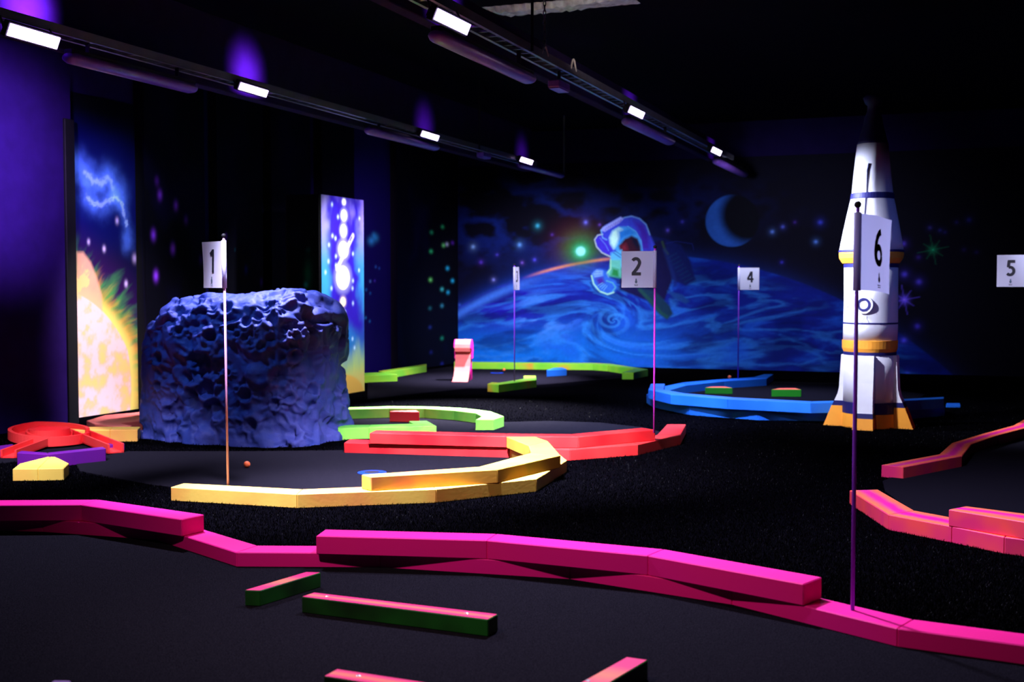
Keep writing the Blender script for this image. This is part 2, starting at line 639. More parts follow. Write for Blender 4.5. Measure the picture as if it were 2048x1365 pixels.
# stars in the gaps
gaps = [(11.51, 11.75, [(*xs(424, 445, XL), 0.02, 0.10, (60, 110, 255), .6), (*xs(418, 455, XL), 0.02, 0.06, (60, 110, 255), .6), (*xs(429, 430, XL), 0.02, 0.05, (60, 110, 255), .5), (*xs(434, 472, XL), 0.02, 0.04, VIO, .8)], (14, 12, 80)),
        (12.70, 12.90, [(*xs(a, b, XL), 0.022, 0.035, c, k) for a, b, c, k in [(534, 482, VIO, .8), (551, 490, WHT, 1), (537, 536, (140, 180, 255), 1), (553, 560, (140, 220, 255), 1), (540, 500, WHT, .3), (534, 508, WHT, .3)]], (12, 8, 60)),
        (15.05, 16.40, [(*xs(a, b, XL), r, r * .6, c, k) for a, b, r, c, k in [(741, 482, .09, (70, 230, 240), .9), (750, 476, .09, (60, 220, 220), .8), (746, 470, .06, (70, 230, 240), .5), (750, 534, .03, (60, 170, 220), .7), (757, 537, .03, (50, 140, 200), .7), (739, 563, .03, (120, 200, 240), .9), (748, 562, .03, (110, 80, 200), .8), (731, 580, .03, CYA, .8), (739, 587, .03, CYA, .6), (730, 636, .03, CYA, .8), (738, 643, .03, CYA, .7)]], (30, 14, 96))]
for (y0, y1, st, base) in gaps:
    cv = star_cv(y0, y1, st, base)
    o = painted_panel('wall_recess', cv, lambda u, v: np.stack([np.full_like(u, XL + 0.012), u, v], 1), (-0.01, 0, 0), loc=(XL, y0, 0))
    o['kind'] = 'structure'

# ------------------------------------------------------------------ sun mural on the left wall
YS0, YS1 = 9.13, 10.44
cv = Canvas(YS0, YS1, 0.0, 3.2, 0.008, 0.011)


def ks(px, py):
    return xs(px, py, XL)


U, V = cv.U, cv.V
cv.C[:] = lin((10, 6, 50))
up = sstep(0.9, 2.3, V)
cv.mix(sstep(1.5, 2.0, V) * 0.8, lin((6, 12, 105)))
cv.mix(sstep(2.75, 3.1, V), lin((4, 3, 22)))
cl = [ks(152, 330), ks(168, 345), ks(182, 362), ks(200, 366), ks(214, 355), ks(222, 375), ks(236, 385)]
cl2 = [ks(170, 395), ks(184, 408), ks(200, 410), ks(214, 402), ks(222, 398)]
cl3 = [ks(225, 392), ks(240, 405), ks(244, 425), ks(250, 450), ks(252, 490)]
wob = (fbm(U * 9, V * 9, 0, 4, 3) - 0.5)
n1 = fbm(U * 5, V * 5, 1, 5, 9)
for pts, w, k in ((cl, 0.12, 0.55), (cl2, 0.10, 0.4), (cl3, 0.07, 0.3)):
    d = cv.dist(pts) + wob * 0.10
    cv.glow(np.exp(-(d / w) ** 2) * k * (0.4 + n1), lin((90, 130, 255)) * 1.9)
for pts, w, k in ((cl[1:6], 0.026, 0.35), (cl2, 0.018, 0.4), (cl3[:4], 0.014, 0.45)):
    d = cv.dist(pts) + (fbm(U * 26, V * 26, 2, 4, 6) - 0.5) * 0.07
    cv.glow(np.exp(-(d / w) ** 2) * k, lin((190, 205, 255)) * 1.5)
# flames
ce = (YS0 - 0.35, 0.25)
RS = math.hypot(ks(155, 590)[0] - ce[0], ks(155, 590)[1] - ce[1])
r = np.hypot((U - ce[0]), (V - ce[1]))
p1, p2 = ks(262, 690), ks(155, 505)
# the limb passes through these two points of the photo: fit its radius per direction
ang = np.arctan2(V - ce[1], U - ce[0])
a0 = math.atan2(ks(155, 590)[1] - ce[1], ks(155, 590)[0] - ce[0]); r0 = RS
a1 = math.atan2(ks(252, 700)[1] - ce[1], ks(252, 700)[0] - ce[0]); r1 = math.hypot(ks(252, 700)[0] - ce[0], ks(252, 700)[1] - ce[1])
limb = np.interp(ang, [min(a0, a1) - 1, min(a0, a1), max(a0, a1), max(a0, a1) + 1], [r1 if a1 < a0 else r0, r1 if a1 < a0 else r0, r0 if a1 < a0 else r1, r0 if a1 < a0 else r1])
h = (r - limb)
flame = fbm(ang * 26 + fbm(U * 4, V * 4, 0, 3, 8) * 2, h * 2.2, 0, 4, 21)
fm = sstep(0.60, 0.1, h + 0.55 * (1 - flame) - 0.15)
cv.mix(sstep(0.75, 0.2, h) * 0.25, lin((90, 20, 110)))
cv.mix(fm * 0.75, lin((70, 170, 70)))
fl2 = fbm(ang * 34 + 5 + fbm(U * 5, V * 5, 2, 3, 31) * 2, h * 2.5, 0, 4, 41)
cv.mix(sstep(0.42, 0.02, h + 0.5 * (1 - fl2) - 0.15) * 0.8, lin((240, 150, 60)))
cv.mix(sstep(0.16, 0.0, h) * 0.9, lin((250, 225, 110)))
body = 1 - sstep(-0.008, 0.008, h)
cv.mix(body, lin((240, 190, 150)))
gran = fbm(U * 9, V * 9, 4, 5, 13)
cv.mix(body * sstep(0.44, 0.70, gran) * 0.8, lin((248, 205, 110)))
cv.mix(body * sstep(0.54, 0.34, gran) * 0.7, lin((240, 205, 215)))
cv.mix(body * sstep(0.05, 0.0, np.abs(U - ks(262, 760)[0])) * sstep(1.0, 0.4, V) * 0.8, lin((225, 180, 40)))
# second orb behind
o2 = cv.poly([ks(150, 505), ks(163, 505), ks(178, 525), ks(190, 555), ks(200, 590), ks(203, 640), ks(150, 600)], 0.02) * (1 - body)
cv.mix(o2 * 0.8, lin((250, 170, 140)))
cv.mix(o2 * sstep(0.5, 0.6, gran) * 0.6, lin((250, 215, 120)))
for a, b, rr, k in [(231, 442, .022, 1), (174, 484, .018, .9), (205, 498, .02, 1), (266, 517, .03, .6), (249, 568, .022, .9)]:
    cv.glow(cv.gauss(ks(a, b), rr, rr * 1.4) * k, lin((225, 190, 255)))
o = painted_panel('wall_mural', cv, lambda u, v: np.stack([np.full_like(u, XL + 0.02), u, v], 1), (-0.02, 0, 0), loc=(XL, YS0, 0))
tag(o, 'tall mural of a blazing yellow sun with flames and blue lightning on left wall', 'mural')

# ------------------------------------------------------------------ astronaut mural on the back wall
def kb(px, py):
    p = WY(px, py, YB)
    return p[0], p[2]


cv = Canvas(XL + 0.03, 1.9, 0.0, 3.3, 0.0165, 0.0165, ((kb(1165, 500)[0], kb(1400, 500)[0], 0.0072), (kb(1280, 645)[1], kb(1280, 425)[1], 0.0072)))
U, V = cv.U, cv.V


def mb_(*pts):
    return [kb(a, b) for a, b in pts]


cv.C[:] = lin((5, 3, 22))
# neb wisps
nn = fbm(U * 0.9 + 3, V * 1.6, 0, 6, 51)
rid = 1 - np.abs(fbm(U * 1.3, V * 2.2, 5, 5, 71) * 2 - 1)
wz = 0.9 * cv.gauss(kb(1010, 440), 1.3, 0.6) + 0.35 * cv.gauss(kb(1310, 420), 1.4, 0.4)
cv.glow(wz * sstep(0.70, 1.0, rid) * 0.40, lin((24, 56, 180)))
cv.glow(wz * sstep(0.5, 0.8, nn) * 0.2, lin((10, 24, 120)))
# planet: circle through three points of its limb
(ax, ay), (bx, by), (cx_, cy_) = kb(907, 622), kb(1290, 512), kb(1690, 605)
D = 2 * (ax * (by - cy_) + bx * (cy_ - ay) + cx_ * (ay - by))
ux = ((ax ** 2 + ay ** 2) * (by - cy_) + (bx ** 2 + by ** 2) * (cy_ - ay) + (cx_ ** 2 + cy_ ** 2) * (ay - by)) / D
uy = ((ax ** 2 + ay ** 2) * (cx_ - bx) + (bx ** 2 + by ** 2) * (ax - cx_) + (cx_ ** 2 + cy_ ** 2) * (bx - ax)) / D
RP = math.hypot(ax - ux, ay - uy)
rr = np.hypot(U - ux, V - uy) - RP
xl = (U - (XL)) / 6.5                                   # 0 at the corner .. 1 at the planet's right end
cv.glow(np.exp(-np.clip(rr, 0, None) / 0.10) * (1 - 0.75 * np.clip(xl, 0, 1)) * 0.4, lin((24, 70, 200)))
inside = 1 - sstep(-0.01, 0.02, rr)
cv.mix(inside, lin((8, 26, 130)))
cv.mix(inside * sstep(1.1, 0.1, V) * sstep(0.95, 0.1, xl), lin((14, 115, 220)))
cv.mix(inside * cv.gauss(kb(1000, 610), 1.0, 0.42) * 0.9, lin((34, 14, 170)))
cv.mix(inside * sstep(0.55, 1.0, xl) * 0.25, lin((5, 18, 90)))
# swirling cloud bands
sw = kb(1228, 642)
dx, dy = U - sw[0], (V - sw[1]) * 1.5
rad = np.hypot(dx, dy) + 1e-6
tw = 2.6 * np.exp(-rad / 0.55)
qx, qy = dx * np.cos(tw) - dy * np.sin(tw), dx * np.sin(tw) + dy * np.cos(tw)
w1 = fbm(qx * 0.8, qy * 2.0, 3, 3, 61) * 1.6
bands = 1 - np.abs(fbm(qx * 1.2 + w1, qy * 3.4 + w1 * 0.8, 7, 6, 81) * 2 - 1)
cv.mix(inside * sstep(0.74, 1.0, bands) * sstep(-0.05, -0.35, rr) * 0.5 * (1.05 - 0.45 * xl), lin((50, 140, 235)))
b2 = fbm(qx * 1.7 + w1, qy * 4.2 - w1, 9, 6, 101)
cv.mix(inside * sstep(0.50, 0.78, b2) * 0.55, lin((24, 86, 205)))
cv.mix(inside * sstep(0.52, 0.28, b2) * 0.6, lin((5, 14, 84)))
cv.mix(inside * cv.gauss(kb(1085, 630), 0.45, 0.28) * sstep(0.5, 0.65, b2) * 0.8, lin((90, 150, 240)))
sp = np.abs(np.sin(np.arctan2(dy, dx) + 7.5 * np.sqrt(rad) * 2.2))
cv.mix(inside * np.exp(-(rad / 0.30) ** 2) * sstep(0.6, 1, sp) * 0.4, lin((60, 150, 240)))
# limb highlight on the left and orange dawn streak
cv.mix(np.exp(-((rr + 0.10) / 0.07) ** 2) * sstep(0.36, 0.05, xl) * 0.85, lin((70, 130, 240)))
cv.mix(0.85 * np.exp(-((rr + 0.015) / 0.022) ** 2) * sstep(kb(1040, 560)[0], kb(1110, 540)[0], U) * sstep(kb(1250, 515)[0], kb(1190, 515)[0], U), lin((235, 140, 90)))
# bright star with green and red halo
st = kb(1162, 503)
cv.mix(cv.gauss((st[0] - 0.06, st[1] + 0.10), 0.36, 0.34) * 0.7, lin((95, 12, 44)))
cv.mix(cv.gauss((st[0], st[1] + 0.02), 0.25, 0.24) * 0.95, lin((24, 120, 50)))
cv.mix(cv.gauss(st, 0.10, 0.09) * 1.2, lin((70, 200, 150)))
cv.mix(cv.ell(st, 0.075, 0.07, soft=0.4), lin((150, 240, 240)))
# moon
mo = kb(1465, 442)
RM = abs(kb(1412, 442)[0] - mo[0])
moon = cv.ell(mo, RM, RM * 0.97, soft=0.03)
cv.mix(moon, lin((3, 3, 16)))
cv.mix(moon * (1 - cv.ell((mo[0] + 0.60 * RM, mo[1] + 0.22 * RM), RM * 1.04, RM * 1.04, soft=0.22)) * (0.75 + 0.5 * (fbm(U * 5, V * 5, 0, 4, 91) - 0.5)), lin((40, 92, 190)))
# small stars
for a, b, q, c, k in [(947, 494, 1.6, (150, 190, 255), 1), (1076, 452, 1.6, (70, 200, 240), 1), (1040, 490, 1.7, (110, 170, 255), 1), (1172, 445, 1.6, (120, 120, 255), 1), (995, 510, 1, (90, 70, 220), .8),
                      (963, 525, 1.4, (110, 60, 220), .8), (1045, 526, 1, (150, 100, 230), .8), (1070, 520, 1.2, (90, 80, 240), .9), (988, 560, 1.2, (150, 150, 250), .9), (1336, 461, 1.2, (110, 90, 240), .9), (1365, 444, 1.2, (80, 70, 220), .7),
                      (1545, 464, 1.3, (110, 150, 255), .9), (1566, 454, 1.2, (100, 110, 240), .8), (1641, 445, 1.6, (70, 80, 240), .9), (1632, 484, 1.3, (100, 150, 255), 1), (1590, 445, 1, (90, 50, 180), .6), (1564, 525, 1, (70, 60, 220), .8),
                      (1807, 488, 1.7, (100, 70, 230), .9), (1837, 515, 1.5, (70, 40, 160), .6), (1809, 549, 1.9, (90, 70, 240), 1), (1838, 564, 1.8, (90, 70, 240), 1), (1835, 653, 1.7, (80, 60, 230), .9), (1808, 681, 1.8, (90, 80, 250), 1),
                      (1814, 749, 1.8, (70, 60, 230), 1), (1812, 789, 1.8, (60, 60, 230), .9), (1860, 456, 1.3, (70, 60, 170), .6), (1880, 461, 1.2, (60, 60, 170), .5), (1938, 440, 1.5, (60, 60, 180), .5), (1913, 445, 1.1, (60, 50, 160), .4),
                      (1928, 500, 1.2, (60, 40, 140), .4), (1890, 465, 1, (60, 50, 170), .4), (1953, 505, 1.2, (60, 40, 140), .4), (920, 610, 1, (70, 110, 230), .7), (1105, 470, 1.0, (110, 60, 200), .6), (1200, 450, 1.0, (130, 80, 220), .7)]:
    p = kb(a, b)
    s_ = q * 0.019
    cv.glow(cv.gauss(p, s_, s_) * k * 0.7, lin(c))
    cv.glow(cv.gauss(p, s_ * 2.6, s_ * 2.6) * k * 0.12, lin(c))
for (a, b, c) in [(1809, 600, (110, 80, 250)), (1866, 500, (14, 110, 70))]:
    p = kb(a, b)
    for t in range(8):
        an = t * PI / 4 + 0.2
        L_ = 0.16 if t % 2 else 0.22
        cv.glow(cv.stroke([p, (p[0] + L_ * math.cos(an), p[1] + L_ * math.sin(an))], 0.008) * 0.35, lin(c))
    cv.glow(cv.gauss(p, 0.06) * 0.9, lin(c))

# the astronaut
def blob(pts, col, soft=0.02):
    m = cv.poly(mb_(*pts), soft)
    cv.mix(m, lin(col))
    return m


def line(pts, w, col, k=1.0):
    cv.mix(cv.stroke(mb_(*pts), w * 0.5, 0.9) * k * 0.85, lin(col))


# far arm, body and legs in deep shade colours
blob([(1295, 470), (1330, 478), (1362, 490), (1380, 520), (1392, 560), (1372, 572), (1345, 560), (1325, 540), (1300, 520)], (10, 20, 84))
for k in range(9):
    a, b = 1345 + k * 4.6, 512 + k * 7
    line([(a - 8, b + 4), (a + 9, b - 5)], 0.02, (14, 56, 100), .4)
line([(1322, 490), (1352, 483), (1385, 488), (1388, 500)], 0.012, (24, 34, 120), .8)
blob([(1240, 500), (1330, 480), (1345, 560), (1330, 600), (1290, 600), (1240, 580)], (12, 8, 60))
line([(1325, 484), (1330, 500), (1336, 508)], 0.035, (60, 90, 50), .5)
line([(1330, 500), (1345, 545), (1352, 570)], 0.06, (20, 40, 110), .6)
blob([(1275, 576), (1310, 582), (1340, 612), (1347, 628), (1335, 640), (1318, 628), (1295, 602)], (14, 44, 70))
line([(1280, 580), (1300, 600), (1322, 626), (1334, 634)], 0.05, (30, 80, 60), .6)
blob([(1335, 582), (1365, 590), (1380, 603), (1372, 608), (1350, 598)], (20, 60, 130))
# backpack and helmet shell
blob([(1203, 461), (1210, 452), (1240, 435), (1248, 436), (1262, 432), (1278, 436), (1292, 448), (1300, 468), (1310, 490), (1312, 515), (1240, 515), (1215, 500), (1204, 478)], (52, 62, 200))
blob([(1268, 442), (1288, 450), (1298, 470), (1300, 500), (1285, 500), (1280, 465)], (60, 30, 160), 0.04)
line([(1248, 436), (1264, 433), (1280, 438), (1293, 450), (1300, 470)], 0.02, (120, 170, 240), .8)
blob([(1202, 461), (1206, 455), (1242, 434), (1248, 438), (1240, 446), (1210, 464)], (150, 160, 240), 0.012)
for k in range(7):
    a, b = 1211 + k * 4.8, 457 - k * 2.6
    line([(a, b + 4), (a + 3, b - 2)], 0.012, (104, 50, 180), .9)
blob([(1190, 478), (1196, 470), (1206, 468), (1222, 490), (1228, 510), (1218, 512), (1203, 505), (1193, 493)], (58, 40, 190))
line([(1206, 469), (1196, 471), (1190, 480), (1194, 494), (1205, 506), (1222, 514)], 0.018, (190, 205, 190), .9)
line([(1200, 476), (1212, 490), (1218, 502)], 0.010, (110, 150, 240), .8)
line([(1203, 461), (1206, 476), (1214, 480)], 0.02, (120, 190, 240), .7)
# helmet dome and visor
blob([(1220, 476), (1226, 462), (1240, 454), (1256, 454), (1272, 464), (1282, 482), (1285, 505), (1240, 508), (1230, 498), (1222, 488)], (62, 150, 225))
blob([(1220, 476), (1226, 463), (1238, 456), (1246, 460), (1240, 476), (1232, 492), (1228, 498), (1222, 488)], (190, 235, 225), 0.03)
blob([(1236, 462), (1262, 456), (1272, 466), (1268, 470), (1252, 474), (1240, 484)], (30, 110, 200), 0.04)
blob([(1238, 492), (1250, 478), (1264, 472), (1276, 478), (1282, 494), (1283, 508), (1242, 508)], (46, 10, 34))
blob([(1262, 474), (1274, 478), (1280, 492), (1276, 500), (1266, 486)], (10, 8, 40), 0.03)
blob([(1242, 492), (1252, 488), (1256, 500), (1246, 504)], (110, 24, 44), 0.04)
line([(1256, 453), (1272, 463), (1283, 482), (1286, 506)], 0.013, (90, 170, 230), .9)
# collar, arm and glove
blob([(1222, 506), (1244, 500), (1250, 530), (1230, 545), (1222, 525)], (80, 165, 215))
line([(1228, 506), (1242, 516)], 0.014, (16, 40, 120)); line([(1230, 502), (1246, 512)], 0.012, (16, 40, 120))
blob([(1222, 520), (1242, 520), (1244, 556), (1218, 552), (1214, 546), (1220, 538)], (90, 175, 160))
blob([(1226, 536), (1238, 540), (1240, 556), (1222, 552)], (30, 120, 60), 0.03)
line([(1222, 520), (1222, 538), (1214, 548), (1218, 556)], 0.018, (170, 225, 170), .8)
blob([(1184, 550), (1188, 542), (1200, 538), (1212, 542), (1218, 554), (1232, 562), (1236, 575), (1228, 586), (1216, 590), (1200, 584), (1188, 570)], (40, 90, 190))
blob([(1186, 548), (1194, 540), (1206, 542), (1206, 552), (1190, 556)], (110, 150, 235), 0.02)
for k in range(3):
    line([(1190, 546 + k * 5), (1203, 545 + k * 5)], 0.008, (40, 40, 150), .9)
blob([(1192, 558), (1206, 554), (1210, 566), (1198, 570)], (60, 30, 140), 0.03)
line([(1184, 552), (1188, 568), (1200, 583), (1216, 589), (1228, 585)], 0.022, (170, 230, 180), .9)
for k in range(4):
    line([(1196 + k * 4, 572 + k * 3), (1206 + k * 3, 566 + k * 2)], 0.009, (120, 190, 220), .8)
line([(1214, 562), (1226, 566), (1232, 575), (1226, 583)], 0.02, (90, 180, 170), .7)
line([(1182, 566), (1190, 580), (1198, 584)], 0.03, (10, 20, 80), .8)
cv.C *= (0.9 + 0.2 * fbm(U * 30, V * 30, 0, 2, 7))[..., None]
o = painted_panel('wall_mural', cv, lambda u, v: np.stack([u, np.full_like(u, YB - 0.02), v], 1), (0, 0.02, 0), loc=(XL, YB, 0))
tag(o, 'wide back wall mural of a floating astronaut above a blue planet and crescent moon', 'mural')

# ------------------------------------------------------------------ planet pillar
pc = thing('painted_pillar', 'freestanding black box pillar painted with a white column of planets, behind the asteroid', 'pillar', (-7.23, 12.7, 0))
PXF, PY0, PY1, PZ = -7.0, 12.17, 13.21, 2.12
PZ = WX(643, 388, PXF)[2]
build('pillar_body', MB().box((-7.245, (PY0 + PY1) / 2, PZ / 2), (0.45, PY1 - PY0, PZ)), 'black', pc, bevel=0.004)
cv = Canvas(PY0 + 0.004, PY1 - 0.004, 0.005, PZ - 0.005, 0.0085, 0.0095)
U, V = cv.U, cv.V


def kp(px, py):
    return xs(px, py, PXF)


cv.C[:] = lin((46, 26, 170))
n = fbm(U * 2.2, V * 1.6, 0, 5, 15)
hh = V / PZ
cv.mix(sstep(0.42, 0.62, n) * sstep(0.45, 0.75, hh), lin((120, 105, 215)))
side = np.abs(U - (PY0 + PY1) / 2) / 0.5 + (fbm(U * 3, V * 2.5, 4, 4, 19) - 0.5) * 0.9
cv.mix(sstep(0.5, 1.0, side) * sstep(0.2, 0.5, hh) * sstep(1.0, 0.55, hh) * 0.85, lin((60, 165, 220)))
cv.mix(sstep(0.55, 1.0, side) * sstep(0.62, 0.9, hh) * 0.8, lin((170, 160, 235)))
cv.mix(sstep(0.34, 0.24, side) * sstep(0.35, 0.5, hh) * 0.55, lin((44, 18, 150)))
cv.mix(sstep(0.36, 0.22, hh + (n - 0.5) * 0.25), lin((40, 120, 190)))
fl = fbm(U * 7, V * 1.6, 2, 4, 29)
cv.mix(sstep(0.30, 0.10, hh + (fl - 0.5) * 0.2), lin((190, 225, 130)))
cv.mix(sstep(0.16, 0.05, hh + (fl - 0.5) * 0.1), lin((240, 225, 120)))
sunp = cv.ell(kp(680, 800), 0.62, 0.30, soft=0.06)
cv.mix(sunp, lin((250, 200, 90)))
for (a, b, ru, rv, c) in [(688, 404, .05, .045, (250, 250, 255)), (688, 431, .08, .075, (245, 245, 255)), (687, 462, .085, .085, (240, 240, 255)), (687, 500, .13, .11, (245, 240, 255)), (686, 556, .175, .155, (250, 250, 255)),
                          (686, 604, .075, .065, (255, 225, 190)), (685, 635, .085, .085, (250, 250, 250)), (686, 674, .06, .055, (255, 220, 140)), (686, 710, .05, .045, (250, 225, 130))]:
    p = kp(a, b)
    cv.mix(cv.ell(p, ru * 1.25, rv * 1.25, soft=0.25) * 0.2, lin(c))
    cv.mix(cv.ell(p, ru * 0.94, rv * 0.92, soft=0.08), lin(c))
ring = [kp(674, 538), kp(679, 528), kp(690, 505), kp(702, 480), kp(706, 472)]
cv.mix(cv.stroke(ring, 0.028) * 0.9, lin((245, 235, 255)))
cv.mix(cv.stroke([kp(700, 482), kp(704, 474)], 0.012), lin((70, 50, 170)))
cv.mix(cv.ell(kp(683, 540), 0.06, 0.03, soft=0.4) * 0.6, lin((130, 130, 170)))
for a, b in [(664, 409), (676, 434), (719, 437), (665, 472), (671, 477), (658, 490), (657, 523), (672, 513), (706, 508), (718, 541), (706, 562), (705, 577), (663, 577), (706, 607), (690, 625), (705, 678), (709, 696), (672, 531), (651, 545)]:
    cv.glow(cv.gauss(kp(a, b), 0.02, 0.022) * 0.9, lin((200, 230, 255)))
o = painted_panel('pillar_mural', cv, lambda u, v: np.stack([np.full_like(u, PXF), u, v], 1), (-0.015, 0, 0), parent=pc)
o['label'] = 'bright painted face with white planets in a row'
# nebula on the dark face
cv = Canvas(-7.44, -7.03, 0.01, PZ - 0.01, 0.012, 0.012)
cv.C[:] = lin((4, 3, 16))


def kn(px, py):
    p = WY(px, py, PY0)
    return p[0], p[2]


cv.glow(cv.gauss(kn(616, 550), 0.05, 0.16) * 0.8, lin((10, 90, 80)))
cv.glow(cv.gauss(kn(612, 570), 0.022, 0.03) * 0.9, lin((40, 170, 170)))
cv.glow(cv.gauss(kn(617, 500), 0.03, 0.03) * 0.7, lin((14, 80, 80)))
cv.glow(cv.gauss(kn(590, 470), 0.1, 0.2) * 0.4, lin((8, 30, 50)))
painted_panel('pillar_mural', cv, lambda u, v: np.stack([u, np.full_like(u, PY0 - 0.006), v], 1), (0, 0.008, 0), parent=pc)['label'] = 'dark face with a faint green comet'


# ------------------------------------------------------------------ boards
def offset(front, w):
    """edge parallel to a polyline at width w, on the side away from the camera"""
    n = len(front)
    out = []
    nor = []
    for a, b in zip(front[:-1], front[1:]):
        d = (b - a)[:2] / np.linalg.norm((b - a)[:2])
        m = np.array([-d[1], d[0]])
        mid = (a + b)[:2] / 2
        if m @ mid < 0:
            m = -m
        nor.append(m)
    for i in range(n):
        if i == 0:
            o = nor[0] * w
        elif i == n - 1:
            o = nor[-1] * w
        else:
            s = nor[i - 1] + nor[i]
            s = s / np.linalg.norm(s)
            o = s * w / max(0.35, s @ nor[i])
        out.append(front[i][:2] + o)
    return out


def rail(label, outer, inner, z0, z1, mat, group=None, w=0.148, cat='border rail', bev=0.004, name='border_rail'):
    """outer / inner: pixels of the two top edges (inner None: parallel to outer)"""
    O = [G(a, b, z1) for a, b in outer]
    if inner is None:
        I = offset(O, w)
    else:
        I = [G(a, b, z1) if not isinstance(a, np.ndarray) else a for a, b in inner]
    c = np.mean([p[:2] for p in O], 0)
    t = thing(name, label, cat, (c[0], c[1], z0), group)
    for k in range(len(O) - 1):
        mb = MB().quadprism(O[k][:2], O[k + 1][:2], I[k + 1][:2], I[k][:2], z0, z1)
        build('board', mb, mat, t, bevel=bev)
    return t, O, I


H1 = 0.085
FL6 = 0.02
# hole 6, foreground
T, MLO, MLI = rail('magenta lower rail zigzagging across the whole foreground, with the flag 6 pole standing on it',
     [(-160, 1034), (85, 1039.5), (312, 1055), (473, 1105.5), (760, 1107), (1140, 1129.5), (1464, 1178), (1795, 1257.5), (2200, 1312)], None, 0, H1, 'magenta')
rail('short magenta upper rail stacked at the left end of the foreground border', [(-160, 1012), (162, 1010), (363, 1039.5)], None, H1, 2 * H1, 'magenta')
rail('long magenta upper rail stacked on the middle of the foreground border, left of flag 6',
     [(632, 1072.5), (974, 1081.5), (1296, 1112), (1607, 1169)], None, H1, 2 * H1, 'magenta')
# hole 1
rail('yellow lower rail with the flag 1 pole on it, turning orange towards its right bend',
     [(341, 975), (594, 989), (872, 979), (1073, 958), (1134, 921), (1104, 897), (1078, 893)],
     [(367, 967), (605, 979), (862, 969), (1022, 950), (1066, 922), (1052, 911), (1019, 895.6)], 0, H1, 'yellow')
rail('pale yellow upper rail hooking round the right end of the flag 1 green',
     [(742, 954.7), (995, 939.6), (1121, 911), (1096, 882.7), (1071, 874.2)],
     [(723, 950), (958, 934), (1062, 906), (1057, 892), (1013, 874)], H1, 2 * H1, 'hook')
# hole 2
rail('red lower rail from the asteroid foot to the turned end right of flag 2',
     [(688, 886), (1019, 895.6), (1140, 900), (1275, 890), (1361, 870), (1372, 849)],
     [(699, 879), (1013, 888), (1135, 891), (1262, 882.5), (1314, 870), (1334, 849)], 0, H1, 'red')
rail('red upper rail behind the yellow hook with the flag 2 pole at its right end',
     [(739, 866.5), (1013, 873.6), (1157, 874.3), (1311, 860)],
     [(752, 861), (1013, 867.4), (1142, 868.6), (1284, 856)], H1, 2 * H1, 'red')
HL = 0.10
rail('lime green curved rail behind the red block, right of the asteroid',
     [(668, 816), (784, 812.8), (863, 813.7), (931, 817), (982, 823.4), (1008, 833), (987, 840)],
     [(668, 820), (778, 816.9), (849, 817.3), (907, 821.3), (951, 826.5), (964, 833), (951, 840)], 0, HL, 'lime')
rail('short lime green hooked rail between the asteroid and the red rails',
     [(676, 857.5), (738, 855.8), (873, 852.4), (854, 842)],
     [(676, 850.5), (741, 849.8), (826, 848), (818, 842.7)], 0, HL, 'lime')
# hole 3
rail('lime and orange rail lying beside the foot of the planet pillar', [(640, 755), (795, 749.2)], [(640, 749.5), (768, 745)], 0, HL, 'lime_orange')
rail('lime and orange rail running along the left wall towards the back corner', [(768, 745.5), (853, 731.8)], [(757, 742.5), (853, 728.3)], 0, HL, 'lime_orange')
rail('long lime rail along the foot of the astronaut mural, hooked at its right end',
     [(908, 725.8), (1186, 728.6), (1215, 730.8), (1268, 738.5), (1244, 745.4)],
     [(908, 723.5), (1190, 726.2), (1222, 728), (1296, 739.2), (1267, 745.4)], 0, HL, 'lime_orange')
rail('short lime rail with the flag 3 pole on it', [(975, 768), (997, 769.8), (1073, 760), (1071.6, 752)],
     [(984, 764.8), (998, 765.8), (1047, 758.3), (1047.5, 752)], 0, HL, 'lime_orange')
# hole 4
rail('blue lower rail ringing the flag 4 green, partly hidden behind the rocket',
     [(1528, 748.8), (1507, 754.8), (1440, 759), (1368, 765), (1318, 775), (1293, 789), (1306, 797), (1379, 811.5), (1516, 821.3), (1680, 823), (1800, 821), (1890, 813)],
     [(1547, 748.8), (1533, 757.5), (1449, 762.5), (1372, 771), (1342, 780), (1330, 788), (1345, 792), (1400, 803), (1520, 812), (1680, 814), (1800, 812), (1880, 806)], 0, HL, 'blue')
rail('blue upper rail stacked along the near side of the flag 4 green',
     [(1301.6, 768), (1297, 779.5), (1342, 789.8), (1455.4, 798.8), (1621.6, 806.6), (1795, 802.5), (1888, 797.5)],
     [(1329.6, 768), (1327, 779.5), (1370, 787), (1469, 795.2), (1624, 803), (1790, 799), (1888, 794.3)], HL, 2 * HL, 'blue')
rail('small dim blue rail far right, past the end of the blue ring', [(1892, 810.5), (1921, 810.5)], [(1893, 806.5), (1920, 806.8)], 0, 0.03, 'blue')
# hole 5
rail('orange and magenta bent rail on the right, behind the flag 5 green',
     [(1806.5, 935), (1924, 912.5), (1942.5, 888.6), (1996, 871), (2062, 854), (2140, 826)],
     [(1762.5, 930.5), (1878, 909), (1902.7, 886.8), (1965, 868), (2026, 851.6), (2075, 824)], 0, H1, 'flame')
rail('orange and magenta lower rail on the right, curving past the flag 6 pole',
     [(1699, 981), (1777, 1030), (1904, 1054), (2009, 1075), (2180, 1096)],
     [(1756, 979.6), (1829, 1021.8), (1922, 1039), (2030, 1056), (2180, 1073)], 0, H1, 'flame')
rail('orange and magenta upper rail stacked on the right rail and cut by the picture edge', [(1897, 1019.5), (2190, 1068)], [(1932, 1013), (2190, 1046)], H1, 2 * H1, 'flame')
